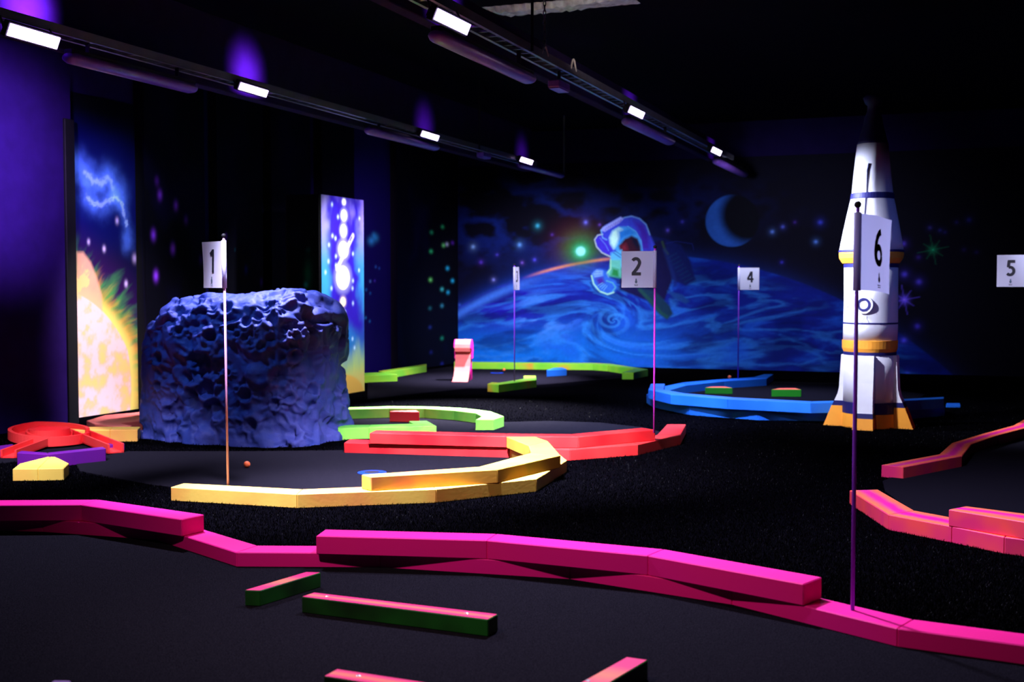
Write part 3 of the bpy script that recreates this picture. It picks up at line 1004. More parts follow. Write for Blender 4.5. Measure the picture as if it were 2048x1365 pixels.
# left hole
rail('yellow rail behind the red spiral, ending at the asteroid', [(90, 861.5), (220, 860.8), (275, 860.5)], [(90, 855), (225, 854), (281, 854)], 0, HL, 'yellow')
t = thing('border_rail', 'salmon red forked rail below the sun mural, left of the asteroid', 'border rail', G(220, 845))
build('board', MB().prism([G(*p, HL)[:2] for p in [(285, 824), (209, 831), (173, 842), (240, 847), (285, 842.3)]], 0, HL), 'salmon', t, bevel=0.004)
build('board', MB().prism([G(*p, HL)[:2] for p in [(173.4, 842.1), (190, 849), (224, 853), (262, 853), (264, 851.6), (240, 847.1)]], 0, HL), 'salmon', t, bevel=0.004)
rail('purple rail in front of the red spiral, behind the yellow wedge block', [(34, 906), (95, 909.5), (212, 897.5)], [(42, 902), (95, 905.8), (206, 894)], 0, 0.10, 'purple')
rail('purple rail end left of the red spiral, cut by the picture edge', [(-70, 912), (14, 898)], [(-70, 900), (27, 888.5)], 0, 0.06, 'purple')
rail('small purple rail end behind the right chute of the red spiral', [(205, 891), (249, 888)], [(205, 888), (247, 885.7)], 0, 0.05, 'purple')


# ------------------------------------------------------------------ obstacle blocks
def block(label, tops, z0, h, mat, screws=()):
    P = [G(a, b, z0 + h)[:2] for a, b in tops]
    c = np.mean(P, 0)
    t = thing('obstacle_block', label, 'obstacle block', (c[0], c[1], z0))
    build('timber', MB().quadprism(P[0], P[1], P[2], P[3], z0, z0 + h), mat, t, bevel=0.003)
    for a, b in screws:
        p = G(a, b, z0 + h)
        mb = MB()
        mb.lathe([(0.008, 0), (0.008, 0.001), (0.0055, 0.002)], (p[0], p[1], z0 + h - 0.0004), 16)
        build('screw', mb, 'chrome', t)
    return t


block('short pink topped black block standing on the felt, left of the longer block', [(489, 1181), (520, 1182), (642, 1145.5), (612, 1144.5)], FL6, 0.064, 'pinkbar')
block('long pink topped block with green sides on the felt, mid foreground', [(603, 1194), (976, 1240), (996, 1229), (628, 1185.5)], FL6, 0.064, 'pinkbar', [(655, 1193), (933, 1227)])
block('pink topped block at the bottom edge with a pale orange streak, left of centre', [(647, 1353), (850, 1385), (875, 1369), (674, 1338.5)], FL6, 0.064, 'pinkbar', [(717, 1352)])
block('pink topped block at the bottom edge pointing up right, right of centre', [(1130, 1383), (1180, 1390), (1296, 1320.5), (1253, 1314.5)], FL6, 0.064, 'pinkbar', [(1176, 1362)])
block('purple topped block barely showing at the bottom left edge', [(95, 1370), (150, 1372), (140, 1361.5), (108, 1361)], FL6, 0.064, 'purple')
block('red wedge block lying inside the lime green rails', [(779, 823.8), (839, 824.8), (832, 820.8), (788, 822)], 0.006, 0.098, 'red')
block('blue block by the back wall, right of flag 3', [(1093.5, 741), (1133.5, 738.8), (1124, 735.4), (1108, 736.4)], 0.006, 0.095, 'blue')
block('left of two green blocks inside the blue ring', [(1410, 775.6), (1465, 776.3), (1450, 773.4), (1424, 773.4)], 0.006, 0.075, 'greenbar')
block('right of two green blocks inside the blue ring', [(1543, 779.6), (1602.5, 779.8), (1590, 776.4), (1560, 776.6)], 0.006, 0.085, 'greenbar')
tw = thing('obstacle_block', 'yellow wedge shaped block on turf in front of the purple rail, far left', 'obstacle block', G(80, 935))
pts = [G(*p, H1)[:2] for p in [(25, 938.4), (39, 927.7), (95, 914), (111, 914), (137.7, 926.7), (127.4, 937)]]
sm, st_ = G(76, 938, H1)[:2], G(100, 914, H1)[:2]
build('board', MB().prism([pts[0], pts[1], pts[2], st_, sm], 0, H1), 'yellow', tw, bevel=0.005)
build('board', MB().prism([sm, st_, pts[3], pts[4], pts[5]], 0, H1), 'yellow', tw, bevel=0.005)

# ------------------------------------------------------------------ felt greens
FELTS = {
    'dark felt green filling the foreground below the magenta rails': (FL6, [tuple(p[:2]) for p in [MLO[0] - np.array([3, 0, 0])] + MLO] + [(2.4, 4.3), (2.4, -1.5), (-7.5, -1.5)]),
    'dark felt green with a ball and flag 1, inside the yellow rails': (0.008, [tuple(G(*p)[:2]) for p in [(255, 905), (500, 905), (690, 903), (1019, 912), (1060, 930), (1030, 958), (862, 985), (605, 992), (367, 980), (300, 972), (160, 945), (150, 925)]]),
    'dark felt green behind the red rails, around the lime rails and flag 2': (0.006, [tuple(G(*p)[:2]) for p in [(690, 829), (778, 826), (931, 832), (1000, 846), (1100, 843.5), (1200, 847), (1290, 857), (1330, 868), (1290, 888), (1140, 897), (700, 886), (692, 872)]]),
    'dark felt green in front of the astronaut mural, around flag 3': (0.006, [tuple(G(*p)[:2]) for p in [(735, 762), (860, 740), (912, 733), (1186, 735), (1285, 745), (1255, 756), (1080, 771), (990, 778), (935, 778), (820, 790), (735, 800)]]),
    'dark felt green inside the blue ring, with two green blocks': (0.006, [tuple(G(*p)[:2]) for p in [(1345, 800), (1372, 780), (1448, 769), (1530, 764), (1700, 768), (1850, 790), (1800, 825), (1600, 824), (1500, 820), (1400, 812)]]),
    'dark felt green on the right between the orange and magenta rails': (0.008, [tuple(G(*p)[:2]) for p in [(1765, 965), (1806, 948), (1924, 925), (1950, 905), (2100, 870), (2400, 900), (2400, 1080), (2048, 1060), (1829, 1030), (1770, 985)]]),
    'dark felt under the red spiral, inside the purple rails': (0.006, [tuple(G(*p)[:2]) for p in [(-60, 905), (25, 893), (60, 885), (200, 880), (240, 892), (215, 910), (95, 920), (30, 925), (-60, 935)]]),
}
for lab, (h, poly) in FELTS.items():
    poly = [(max(-7.85, p[0]), p[1]) for p in poly]
    c = np.mean(np.array(poly), 0)
    mb = MB().prism([np.array(p) for p in poly], -0.002, h)
    o = build('putting_felt', mb, 'felt', loc=(c[0], c[1], 0))
    tag(o, lab, 'putting green')


# ------------------------------------------------------------------ artificial turf
def inpoly(x, y, poly):
    ins = np.zeros(x.shape, bool)
    n = len(poly)
    for i in range(n):
        (x0, y0), (x1, y1) = poly[i], poly[(i + 1) % n]
        c = (y0 > y) != (y1 > y)
        ins ^= c & (x < (x1 - x0) * (y - y0) / (y1 - y0 + 1e-12) + x0)
    return ins


def turf():
    N = 470000
    px = rng.uniform(-60, 2110, N)
    py = 790 + 540 * rng.random(N) ** 0.75
    r = FW[None] * FPX + RT[None] * (px - 1024)[:, None] + UP[None] * (682.5 - py)[:, None]
    t = -CAM_H / r[:, 2]
    x, y = CP[0] + r[:, 0] * t, CP[1] + r[:, 1] * t
    keep = (x > -7.8) & (y < 14)
    for h, poly in FELTS.values():
        keep &= ~inpoly(x, y, poly)
    # keep the strips right under boards clear: thin out by board footprints
    for o in COL.objects:
        if o.type == 'MESH' and o.name.split('.')[0] in ('board', 'timber'):
            L = LOC[o.name]
            vs = np.array([v.co[:] for v in o.data.vertices]) + L
            if vs[:, 2].min() > 0.05:
                continue
            x0, y0, x1, y1 = vs[:, 0].min(), vs[:, 1].min(), vs[:, 0].max(), vs[:, 1].max()
            near = keep & (x > x0) & (x < x1) & (y > y0) & (y < y1)
            if near.any():
                from mathutils import geometry
                hull = geometry.convex_hull_2d([Vector((v[0], v[1])) for v in vs])
                pl = [tuple(vs[i][:2]) for i in hull]
                ii = np.where(near)[0]
                keep[ii[inpoly(x[ii], y[ii], pl)]] = False
    x, y = x[keep], y[keep]
    n = len(x)
    d = np.hypot(x, y)
    a = rng.uniform(0, 2 * PI, n)
    w = rng.uniform(0.0008, 0.0016, n) * np.clip(d / 6, 1, 1.8)
    h = rng.uniform(0.008, 0.018, n)
    le = rng.uniform(0.002, 0.012, n)
    b = rng.uniform(0, 2 * PI, n)
    dx, dy = np.cos(a) * w, np.sin(a) * w
    ex, ey = np.cos(b) * le, np.sin(b) * le
    z0 = np.zeros(n)
    V = np.stack([np.stack([x - dx, y - dy, z0], 1), np.stack([x + dx, y + dy, z0], 1),
                  np.stack([x + dx * .8 + ex * .4, y + dy * .8 + ey * .4, h * .6], 1), np.stack([x - dx * .8 + ex * .4, y - dy * .8 + ey * .4, h * .6], 1),
                  np.stack([x + ex, y + ey, h], 1)], 1).reshape(-1, 3)
    me = bpy.data.meshes.new('artificial_turf')
    base = (np.arange(n) * 5)[:, None]
    q = base + np.array([[0, 1, 2, 3]])
    tr = base + np.array([[3, 2, 4]])
    me.vertices.add(len(V))
    me.vertices.foreach_set('co', V.ravel())
    loops = np.concatenate([q.ravel(), tr.ravel()]).astype(np.int32)
    me.loops.add(len(loops))
    me.loops.foreach_set('vertex_index', loops)
    me.polygons.add(2 * n)
    me.polygons.foreach_set('loop_start', np.concatenate([np.arange(n) * 4, 4 * n + np.arange(n) * 3]).astype(np.int32))
    me.polygons.foreach_set('loop_total', np.concatenate([np.full(n, 4), np.full(n, 3)]).astype(np.int32))
    me.update(calc_edges=True)
    me.validate()
    me.materials.append(M['blade'])
    o = bpy.data.objects.new('artificial_turf', me)
    COL.objects.link(o)
    tag(o, 'black artificial turf with short blades between the coloured rails', 'turf', kind='stuff')


turf()

# ------------------------------------------------------------------ balls and cups
for a, b, z, lab in [(494, 936, 0.008, 'orange golf ball on the felt behind the yellow rail, right of the flag 1 pole'),
                     (1008, 743, 0.006, 'orange golf ball near the back wall, left of flag 3'),
                     (1459, 758.2, HL, 'orange golf ball on the far blue rail, left of the flag 4 pole')]:
    p = G(a, b, z)
    o = build('golf_ball', MB().ball((p[0], p[1], z + 0.0235), 0.0235), 'ball', loc=(p[0], p[1], z), smooth=True)
    tag(o, lab, 'golf ball', 'orange golf balls')
for a, b, z, lab in [(744, 946, 0.008, 'blue rimmed hole cup behind the left end of the yellow upper rail'), (994, 746.5, 0.006, 'blue rimmed hole cup near the back wall, left of flag 3')]:
    p = G(a, b, z)
    t = thing('hole_cup', lab, 'hole cup', (p[0], p[1], z))
    build('rim', MB().lathe([(0.055, -0.001), (0.10, 0.0), (0.10, 0.003), (0.055, 0.004)], (p[0], p[1], z), 40), 'cup', t)
    build('cup', MB().lathe([(0.054, 0.0045), (0.052, 0.0055)], (p[0], p[1], z), 32), 'black', t)


# ------------------------------------------------------------------ hole flags
def arc(c, rx, ry, a0, a1, n=14):
    return [(c[0] + rx * math.cos(math.radians(a0 + (a1 - a0) * k / n)), c[1] + ry * math.sin(math.radians(a0 + (a1 - a0) * k / n))) for k in range(n + 1)]


DIGITS = {
    '1': [[(0.08, 0.76), (0.20, 0.83), (0.34, 0.93)], [(0.34, 0.99), (0.34, 0.75), (0.34, 0.5), (0.34, 0.25), (0.34, 0.0)]],
    '2': [arc((0.26, 0.69), 0.20, 0.22, 150, -25) + [(0.36, 0.44), (0.24, 0.27), (0.10, 0.11)], [(0.03, 0.085), (0.2, 0.085), (0.36, 0.085), (0.54, 0.085)]],
    '3': [arc((0.24, 0.735), 0.19, 0.185, 145, -85), arc((0.24, 0.285), 0.215, 0.205, 85, -145)],
    '4': [[(0.37, 0.97), (0.26, 0.73), (0.15, 0.51), (0.05, 0.31)], [(0.01, 0.30), (0.2, 0.30), (0.4, 0.30), (0.58, 0.30)], [(0.40, 0.99), (0.40, 0.66), (0.40, 0.33), (0.40, 0.0)]],
    '5': [[(0.10, 0.91), (0.3, 0.91), (0.51, 0.91)], [(0.17, 0.96), (0.15, 0.76), (0.13, 0.55)], arc((0.235, 0.325), 0.215, 0.235, 115, -140)],
    '6': [arc((0.29, 0.29), 0.20, 0.215, 0, 360, 22), [(0.47, 0.93), (0.33, 0.88), (0.20, 0.76), (0.12, 0.58), (0.09, 0.42), (0.09, 0.29)]],
}


def text_mesh(ch):
    """bold numeral drawn as flat brush strokes, centred, one unit high"""
    vs, fs = [], []
    for path in DIGITS[ch]:
        P = np.array(path)
        o = len(vs)
        for i in range(len(P)):
            d = P[min(i + 1, len(P) - 1)] - P[max(i - 1, 0)]
            d = d / np.linalg.norm(d)
            n = np.array([-d[1], d[0]]) * 0.088
            vs += [(*(P[i] + n), 0), (*(P[i] - n), 0)]
        fs += [(o + 2 * i, o + 2 * i + 1, o + 2 * i + 3, o + 2 * i + 2) for i in range(len(P) - 1)]
    vs = np.array(vs)
    lo, hi = vs.min(0), vs.max(0)
    return (vs - (lo + hi) / 2) / (hi[1] - lo[1]), fs


def pineapple():
    """small printed emblem: a pineapple above two short lines"""
    mb = MB()
    n = 22
    vs = [(0.32 * math.cos(2 * PI * k / n), -0.1 + 0.42 * math.sin(2 * PI * k / n), 0) for k in range(n)]
    mb.add(vs, [tuple(range(n))])
    for sx, hgt in ((0, 0.9), (-0.22, 0.72), (0.22, 0.72), (-0.12, 0.82), (0.12, 0.82)):
        mb.add([(sx * 0.3 - 0.09, 0.28, 0), (sx * 0.3 + 0.09, 0.28, 0), (sx, hgt, 0)], [(0, 1, 2)])
    for (x0, x1, y) in [(-0.5, -0.1, -0.85), (-0.02, 0.22, -0.85), (0.3, 0.5, -0.85), (-0.4, 0.0, -1.1), (0.08, 0.4, -1.1)]:
        mb.add([(x0, y - 0.07, 0), (x1, y - 0.07, 0), (x1, y + 0.07, 0), (x0, y + 0.07, 0)], [(0, 1, 2, 3)])
    return np.array(mb.v), mb.f


def flag(num, base_px, zb, side, ang, polemat, label, curl=0.0, lean=(0, 0), fw=0.262, L=1.46):
    """side +1: the cloth flies to the right of the pole as seen, -1: to the left; ang turns it away from facing the viewer"""
    b = G(*base_px, zb)
    t = thing('hole_flag', label, 'hole flag', (b[0], b[1], zb), 'numbered hole flags')
    fh = 0.285
    top = b + np.array([lean[0], lean[1], L])
    build('pole', MB().tube([b - [0, 0, 0.02], b + (top - b) * 0.5, top], 0.0075, 12), polemat, t, smooth=True)
    build('finial', MB().ball(tuple(top + [0, 0, 0.012]), 0.014, 14, 8), 'black', t, smooth=True)
    vd = b[:2] / np.linalg.norm(b[:2])
    rgt = np.array([vd[1], -vd[0], 0])
    if rgt @ RT < 0:
        rgt = -rgt
    vd3 = np.array([vd[0], vd[1], 0])
    dr = side * math.cos(ang) * rgt + math.sin(ang) * vd3
    nrm = np.cross(dr, [0, 0, 1.0])
    if nrm @ vd3 > 0:
        nrm = -nrm
    ax = (top - b) / L
    z0 = L - 0.02 - fh

    def P(u, v, o=0.0):
        """u metres from the pole, v metres above the cloth's lower edge"""
        s = u / fw
        k = curl * (0.030 * math.sin(s * 5.2) * s) + 0.006 * math.sin(s * 4 + v * 9) * s
        drop = -curl * 0.035 * s * s
        return b + ax * (z0 + v + drop) + dr * u * (1 - 0.05 * curl * s) + nrm * (k + o)
    mb = MB()
    nu, nv = 20, 12
    th = 0.0012
    for lay in (th,):
        vs = [P(0.008 + (fw - 0.008) * i / nu, fh * j / nv, lay) for i in range(nu + 1) for j in range(nv + 1)]
        fs = [(i * (nv + 1) + j, (i + 1) * (nv + 1) + j, (i + 1) * (nv + 1) + j + 1, i * (nv + 1) + j + 1) for i in range(nu) for j in range(nv)]
        mb.add(vs, fs)
    clo = build('banner', mb, 'cloth', t, smooth=False)
    build('sleeve', MB().tube([b + ax * (z0 - 0.002), b + ax * (z0 + fh + 0.004)], 0.0145, 14), 'cloth', clo, smooth=True)
    rx = dr if side > 0 else -dr          # reading direction
    cu = 0.030 + (fw - 0.030) * 0.5
    for (vs, fs), nm, mat, sc, cv_ in ((text_mesh(str(num)), 'numeral', 'ink', 0.145, fh * 0.585), (pineapple(), 'emblem', 'greyink', 0.030, fh * 0.17)):
        m2 = MB()
        pts = []
        for v in vs:
            u = cu + (v[0] * sc if side > 0 else -v[0] * sc)
            pts.append(P(u, cv_ + v[1] * sc, th + 0.0022))
        m2.add(pts, fs)
        build(nm, m2, mat, t)
    return t


flag(6, (1705, 1221), H1, 1, 1.02, 'polev', 'tall number 6 flag nearest the viewer, in front of the rocket', curl=0.45, L=1.505)
flag(1, (456, 970), H1, -1, 1.05, 'pole', 'number 1 flag on the yellow rail in front of the asteroid', lean=(-0.012, 0.0), L=1.51)
flag(2, (1308, 861), 2 * H1, -1, 0.12, 'polem', 'number 2 flag on the red rail, in front of the astronaut', L=1.425)
flag(3, (1029, 763), HL, 1, -1.35, 'polev', 'small number 3 flag on the lime rail near the back wall, turned edge on')
flag(4, (1476, 757.5), HL, 1, 0.15, 'polev', 'small number 4 flag on the far side of the blue ring')
flag(5, (2051, 846), H1, -1, 0.1, 'polev', 'number 5 flag at the right picture edge', L=1.515)


# ------------------------------------------------------------------ asteroid
def asteroid():
    c = np.array([-5.87, 8.89, 0.0])
    rx, ry, hz = 0.87, 0.60, 1.25
    nu, nv = 460, 230
    th = np.linspace(0, 2 * PI, nu, endpoint=False)
    ph = np.linspace(0.0, 1.0, nv)
    T, Pp = np.meshgrid(th, ph, indexing='ij')
    # outline in plan: superellipse; profile: straight sides rounding into a flat top
    e = 0.52
    t_ = np.linspace(0, 2 * PI, 20001)
    ox, oy = np.sign(np.cos(t_)) * np.abs(np.cos(t_)) ** e, np.sign(np.sin(t_)) * np.abs(np.sin(t_)) ** e
    al = np.concatenate([[0], np.cumsum(np.hypot(np.diff(ox) * rx, np.diff(oy) * ry))])
    cx, sy = np.interp(T / (2 * PI) * al[-1], al, ox), np.interp(T / (2 * PI) * al[-1], al, oy)
    s = Pp * 2.1
    side = np.clip(s, 0, 1)
    cap = np.clip(s - 1, 0, 1.1) / 1.1
    rad = np.where(s < 1, 1.0, np.cos(cap * PI / 2) ** 0.62)
    zz = np.where(s < 1, side * 0.74, 0.74 + 0.26 * np.sin(cap * PI / 2) ** 0.85)
    rad = rad * (1 - 0.07 * np.clip(1 - np.abs(zz - 0.42) / 0.42, -1, 1) * 0 - 0.06 * (zz - 0.2))
    rad = rad * (1 + 0.05 * np.exp(-(zz / 0.07) ** 2))
    X, Y, Z = cx * rx * rad, sy * ry * rad, zz * hz
    # uneven crown: dip right of the middle, shoulder low on the left
    crown = 0.05 * np.sin(X * 2.4 + 0.9) - 0.045 * np.exp(-((X - 0.08) / 0.2) ** 2) - 0.06 * sstep(-0.35, -0.9, X) + 0.02 * np.exp(-((X - 0.45) / 0.15) ** 2)
    Z = Z + crown * sstep(0.5, 1.0, zz)
    P = np.stack([X, Y, Z], -1)

    def normals(P):
        du = np.roll(P, -1, 0) - np.roll(P, 1, 0)
        dv = np.gradient(P, axis=1)
        n = np.cross(du, dv)
        l = np.linalg.norm(n, axis=-1, keepdims=True)
        n = n / np.maximum(l, 1e-9)
        n[:, -1] = (0, 0, 1)
        return n
    Nn = normals(P)
    big = fbm(X * 1.7 + 9, Y * 1.7, Z * 1.7, 4, 3) - 0.5
    fold = 1 - np.abs(fbm(X * 2.3 + big * 2, Y * 2.3, Z * 2.6, 3, 45) * 2 - 1)
    D = big * 0.16 - 0.055 * sstep(0.75, 1.0, fold)
    P = P + Nn * D[..., None]
    Nn = normals(P)
    # craters (x, z) on the front face from the photo, others at random
    cr = []
    yf = c[1] - ry - 0.02
    for a, b, R in [(405, 775, .085), (388, 720, .075), (404, 722, .07), (562, 752, .085), (533, 672, .055), (302, 718, .055), (484, 675, .035), (497, 668, .03), (472, 668, .03), (484, 790, .06), (465, 778, .025), (302, 777, .045), (338, 776, .035), (418, 670, .06),
                    (458, 657, .035), (390, 624, .055), (440, 598, .06), (340, 612, .06), (520, 690, .045), (560, 725, .03), (600, 720, .05), (624, 717, .055), (380, 650, .05), (355, 662, .04), (485, 632, .05), (545, 630, .06), (410, 780, .08), (385, 800, .10),
                    (440, 830, .06), (540, 810, .05), (595, 760, .04), (610, 800, .05), (330, 830, .06), (500, 850, .06), (580, 850, .07), (450, 745, .03), (430, 755, .025), (650, 660, .04), (625, 640, .05), (575, 655, .03), (350, 850, .05)]:
        r_ = ray(a, b)
        t = (yf - CP[1]) / r_[1]
        q = CP + r_ * t - c
        cr.append((q, R))
    for a, b, z_, R in [(0.85, -0.25, 0.95, .06), (0.86, -0.1, 0.75, .05), (0.85, 0.1, 1.0, .05), (0.87, -0.3, 0.5, .06), (0.87, 0.2, 0.35, .07), (0.7, -0.2, 1.2, .07), (0.55, -0.45, 1.18, .05), (-0.1, -0.4, 1.22, .06), (-0.4, -0.3, 1.2, .07), (0.2, 0.1, 1.2, .1), (-0.5, 0.3, 1.1, .09)]:
        cr.append((np.array([a, b, z_]), R))
    D = np.zeros(X.shape)
    for k, (q, R) in enumerate(cr):
        v = P - q
        dist = np.linalg.norm(v, axis=-1)
        # nearest surface point is the crater's centre
        i0 = np.unravel_index(np.argmin(dist), dist.shape)
        q2, n2 = P[i0], Nn[i0]
        v = P - q2
        dist = np.linalg.norm(v, axis=-1)
        m = dist < R * 4
        a_ = np.cross(n2, [0.2, 0.1, 1.0]); a_ /= np.linalg.norm(a_)
        b_ = np.cross(n2, a_)
        an = np.arctan2(v @ b_, v @ a_)
        x = dist / R
        prof = -1.05 * np.exp(-(x / 0.75) ** 4) + 0.26 * np.exp(-((x - 1.15) / 0.32) ** 2) - 0.10 * np.exp(-((x - 2.0) / 0.7) ** 2)
        cre = 0.17 * np.sin(an * (7 + k % 4) + k + 1.5 * np.sin(an * 3 + k)) * np.exp(-((x - 1.9) / 0.75) ** 2)
        D = D + np.where(m, R * (prof + cre), 0)
    wr = 1 - np.abs(fbm(X * 4.5, Y * 4.5, Z * 4.5, 4, 23) * 2 - 1)
    D = D + 0.022 * (fbm(X * 6, Y * 6, Z * 5, 3, 33) - 0.5) * 2 - 0.012 * sstep(0.85, 1.0, wr)
    D = np.where(D < 0, 0.15 * np.tanh(D / 0.15), 0.07 * np.tanh(D / 0.07))
    P = P + Nn * D[..., None]
    P[..., 2] = np.maximum(P[..., 2], 0.0)
    P[:, 0, 2] = 0.0
    P[:, -1] = P[:, -1].mean(0)
    idx = np.arange(nu * nv).reshape(nu, nv)
    q = np.stack([idx, np.roll(idx, -1, 0)], -1)
    F = np.stack([q[:, :-1, 0], q[:, :-1, 1], q[:, 1:, 1], q[:, 1:, 0]], -1).reshape(-1, 4)
    me = bpy.data.meshes.new('asteroid')
    me.from_pydata([tuple(p) for p in P.reshape(-1, 3)], [], [tuple(map(int, f)) for f in F])
    me.polygons.foreach_set('use_smooth', [True] * len(me.polygons))
    me.materials.append(M['rock'])
    me.update()
    o = bpy.data.objects.new('asteroid', me)
    COL.objects.link(o)
    o.location = tuple(c)
    tag(o, 'big cratered blue grey asteroid behind the flag 1 green', 'asteroid')


asteroid()


# ------------------------------------------------------------------ rocket
def rocket():
    fb = G(1733, 862)
    axis = G(1738, 853)
    c = np.array([axis[0], axis[1], 0.0])
    d = (c - CP) @ FW
    d = math.hypot(c[0], c[1])
    depth = (np.array([c[0], c[1], 1.3]) - CP) @ FW

    def Z(py):                    # height of a pixel row on the rocket's axis
        r = ray(1738, py)
        t = math.hypot(c[0], c[1]) / math.hypot(r[0], r[1])
        return CAM_H + r[2] * t

    def R(hw):
        return hw * depth / FPX
    t = thing('toy_rocket', 'tall white rocket with amber bands and four fins standing on the turf', 'rocket', c)
    nose = [(R(30), Z(289)), (R(28), Z(284)), (R(24), Z(268)), (R(19), Z(250)), (R(17), Z(236)), (R(12), Z(224)), (R(11), Z(212)), (R(16), Z(208)), (R(20), Z(196)), (R(14), Z(190)), (0.01, Z(188))]
    build('nose_cone', MB().lathe(nose, c, 40, 0.01), 'navy', t, smooth=True)
    build('upper_stage', MB().lathe([(R(62), Z(501)), (R(58), Z(480)), (R(51.5), Z(445)), (R(44), Z(410)), (R(40), Z(392)), (R(36), Z(350)), (R(33), Z(318)), (R(30), Z(289)), (R(26), Z(288.5))], c, 40, 0.012), 'white', t, smooth=True)
    build('band', MB().lathe([(R(42.2), Z(399)), (R(42.6), Z(398)), (R(41.2), Z(388)), (R(40), Z(387))], c, 48, 0.012), 'navy', t)
    build('band', MB().lathe([(R(63), Z(505)), (R(63.5), Z(504.5)), (R(63.0), Z(501)), (R(62), Z(500.5))], c, 48, 0.008), 'navy', t)
    build('amber_ring', MB().lathe([(R(52), Z(528)), (R(55), Z(527)), (R(61.5), Z(517)), (R(62.6), Z(508)), (R(62), Z(505))], c, 48, 0.012), 'amber', t)
    build('band', MB().lathe([(R(52.6), Z(535.5)), (R(53), Z(535)), (R(53), Z(528)), (R(52), Z(527.5))], c, 48, 0.004), 'navy', t)
    build('main_stage', MB().lathe([(R(52.5), Z(680)), (R(52.6), Z(650)), (R(52), Z(600)), (R(52), Z(536)), (R(50), Z(535))], c, 48, 0.006), 'white', t, smooth=True)
    build('band', MB().lathe([(R(52.8), Z(648)), (R(53.4), Z(647.6)), (R(53.4), Z(645)), (R(52.6), Z(644.6))], c, 48, 0.006), 'navy', t)
    build('amber_ring', MB().lathe([(R(50), Z(703.5)), (R(51), Z(703)), (R(53.6), Z(696)), (R(54), Z(680.5)), (R(52), Z(680))], c, 48, 0.01), 'amber', t)
    build('band', MB().lathe([(R(50), Z(709.5)), (R(51.5), Z(709)), (R(51.5), Z(703.6)), (R(50), Z(703))], c, 48, 0.006), 'navy', t)
    build('lower_stage', MB().lathe([(R(52), 0.235), (R(51.5), 0.5), (R(50.5), Z(709))], c, 48, 0.006), 'white', t, smooth=True)
    build('band', MB().lathe([(R(52), 0.13), (R(53.5), 0.131), (R(53.0), 0.234), (R(52), 0.236)], c, 48, 0.006), 'navy', t)
    build('amber_base', MB().lathe([(R(54), 0.0), (R(55), 0.01), (R(53.5), 0.129), (R(50), 0.131)], c, 48, 0.01), 'amber', t)
    # fins: white blade, dark band, amber foot
    vd = c[:2] / np.linalg.norm(c[:2])
    fa = math.atan2(-vd[1], -vd[0]) - 0.16
    w = R(17)
    zt = Z(709)
    for k in range(4):
        a = fa + k * PI / 2
        dr = np.array([math.cos(a), math.sin(a), 0])
        tn = np.array([-dr[1], dr[0], 0])
        ri = R(44)
        prof = [(R(53.5), zt - 0.003), (R(57), 0.36), (R(60), 0.30), (R(66), 0.237), (R(70), 0.19), (R(86), 0.0)]
        if k in (0,):
            prof = [(R(58), zt - 0.003), (R(62), 0.42), (R(66), 0.30), (R(70), 0.16), (R(72), 0.118), (R(78), 0.0)]
        zb1, zb0 = (0.146, 0.10) if k == 0 else (0.235, 0.188)

        def slab(z1, z0, grow):
            zs = [z1] + [z for _, z in prof if z0 < z < z1] + [z0]
            pr = sorted(prof, key=lambda q: q[1])
            mb = MB()
            vs, fs = [], []
            for z in zs:
                ro = np.interp(z, [q[1] for q in pr], [q[0] for q in pr]) + grow
                ww = (w + grow) * (1.0 if z > 0.2 else 1 + 0.10 * (0.2 - z) / 0.2)
                for rr_, s_ in ((ri, -1), (ro, -1), (ro, 1), (ri, 1)):
                    vs.append(c + dr * rr_ + tn * s_ * ww + [0, 0, z])
            m = len(zs)
            for i in range(m - 1):
                for j in range(4):
                    fs.append((i * 4 + j, i * 4 + (j + 1) % 4, (i + 1) * 4 + (j + 1) % 4, (i + 1) * 4 + j))
            fs.append((3, 2, 1, 0)); fs.append(tuple((m - 1) * 4 + j for j in range(4)))
            return mb.add(vs, [f[::-1] for f in fs])
        fin = build('fin', slab(zt - 0.003, zb1, 0.0), 'white', t)
        build('fin_band', slab(zb1 + 0.002, zb0, 0.003), 'navy', fin)
        build('fin_foot', slab(zb0 + 0.002, 0.0, 0.005), 'amber', fin)
    # porthole facing the viewer, slightly left of the axis
    def on(px, py, r, out):
        """frame on the hull at a pixel"""
        off = (px - 1738) * depth / FPX
        th = math.asin(max(-1, min(1, off / r)))
        a = math.atan2(-vd[1], -vd[0]) + th
        n = np.array([math.cos(a), math.sin(a), 0])
        return c + n * (r + out) + [0, 0, Z(py)], n
    p, n = on(1726, 609, R(52), 0.0)
    tn = np.cross([0, 0, 1], n)

    def disc(r0, r1, d0, d1, k=32):
        mb = MB()
        vs, fs = [], []
        for rr_, dd_ in ((r0, d0), (r0, d1), (r1, d1), (r1, d0)):
            for i in range(k):
                an = 2 * PI * i / k
                vs.append(p + tn * rr_ * math.cos(an) + np.array([0, 0, 1]) * rr_ * math.sin(an) + n * dd_)
        for q in range(4):
            for i in range(k):
                fs.append((q * k + i, q * k + (i + 1) % k, ((q + 1) % 4) * k + (i + 1) % k, ((q + 1) % 4) * k + i))
        return mb.add(vs, fs)
    po = build('porthole', disc(R(0.5), R(17.5), -0.03, 0.022), 'white', t)
    build('porthole_ring', disc(R(8.5), R(13.3), 0.0, 0.027), 'navy', po)
    # painted seams
    def seam(pts, wd=0.0035):
        path = [on(a, b, R(52.3), 0.0015)[0] for a, b in pts]
        return MB().tube(path, wd, 6)
    build('seam', seam([(1688, 540), (1688.5, 572), (1692, 573), (1694, 600), (1694.5, 617)]), 'navy', t)
    build('seam', seam([(1722, 646), (1723, 641), (1726, 637), (1725.5, 632)], 0.002), 'navy', t)
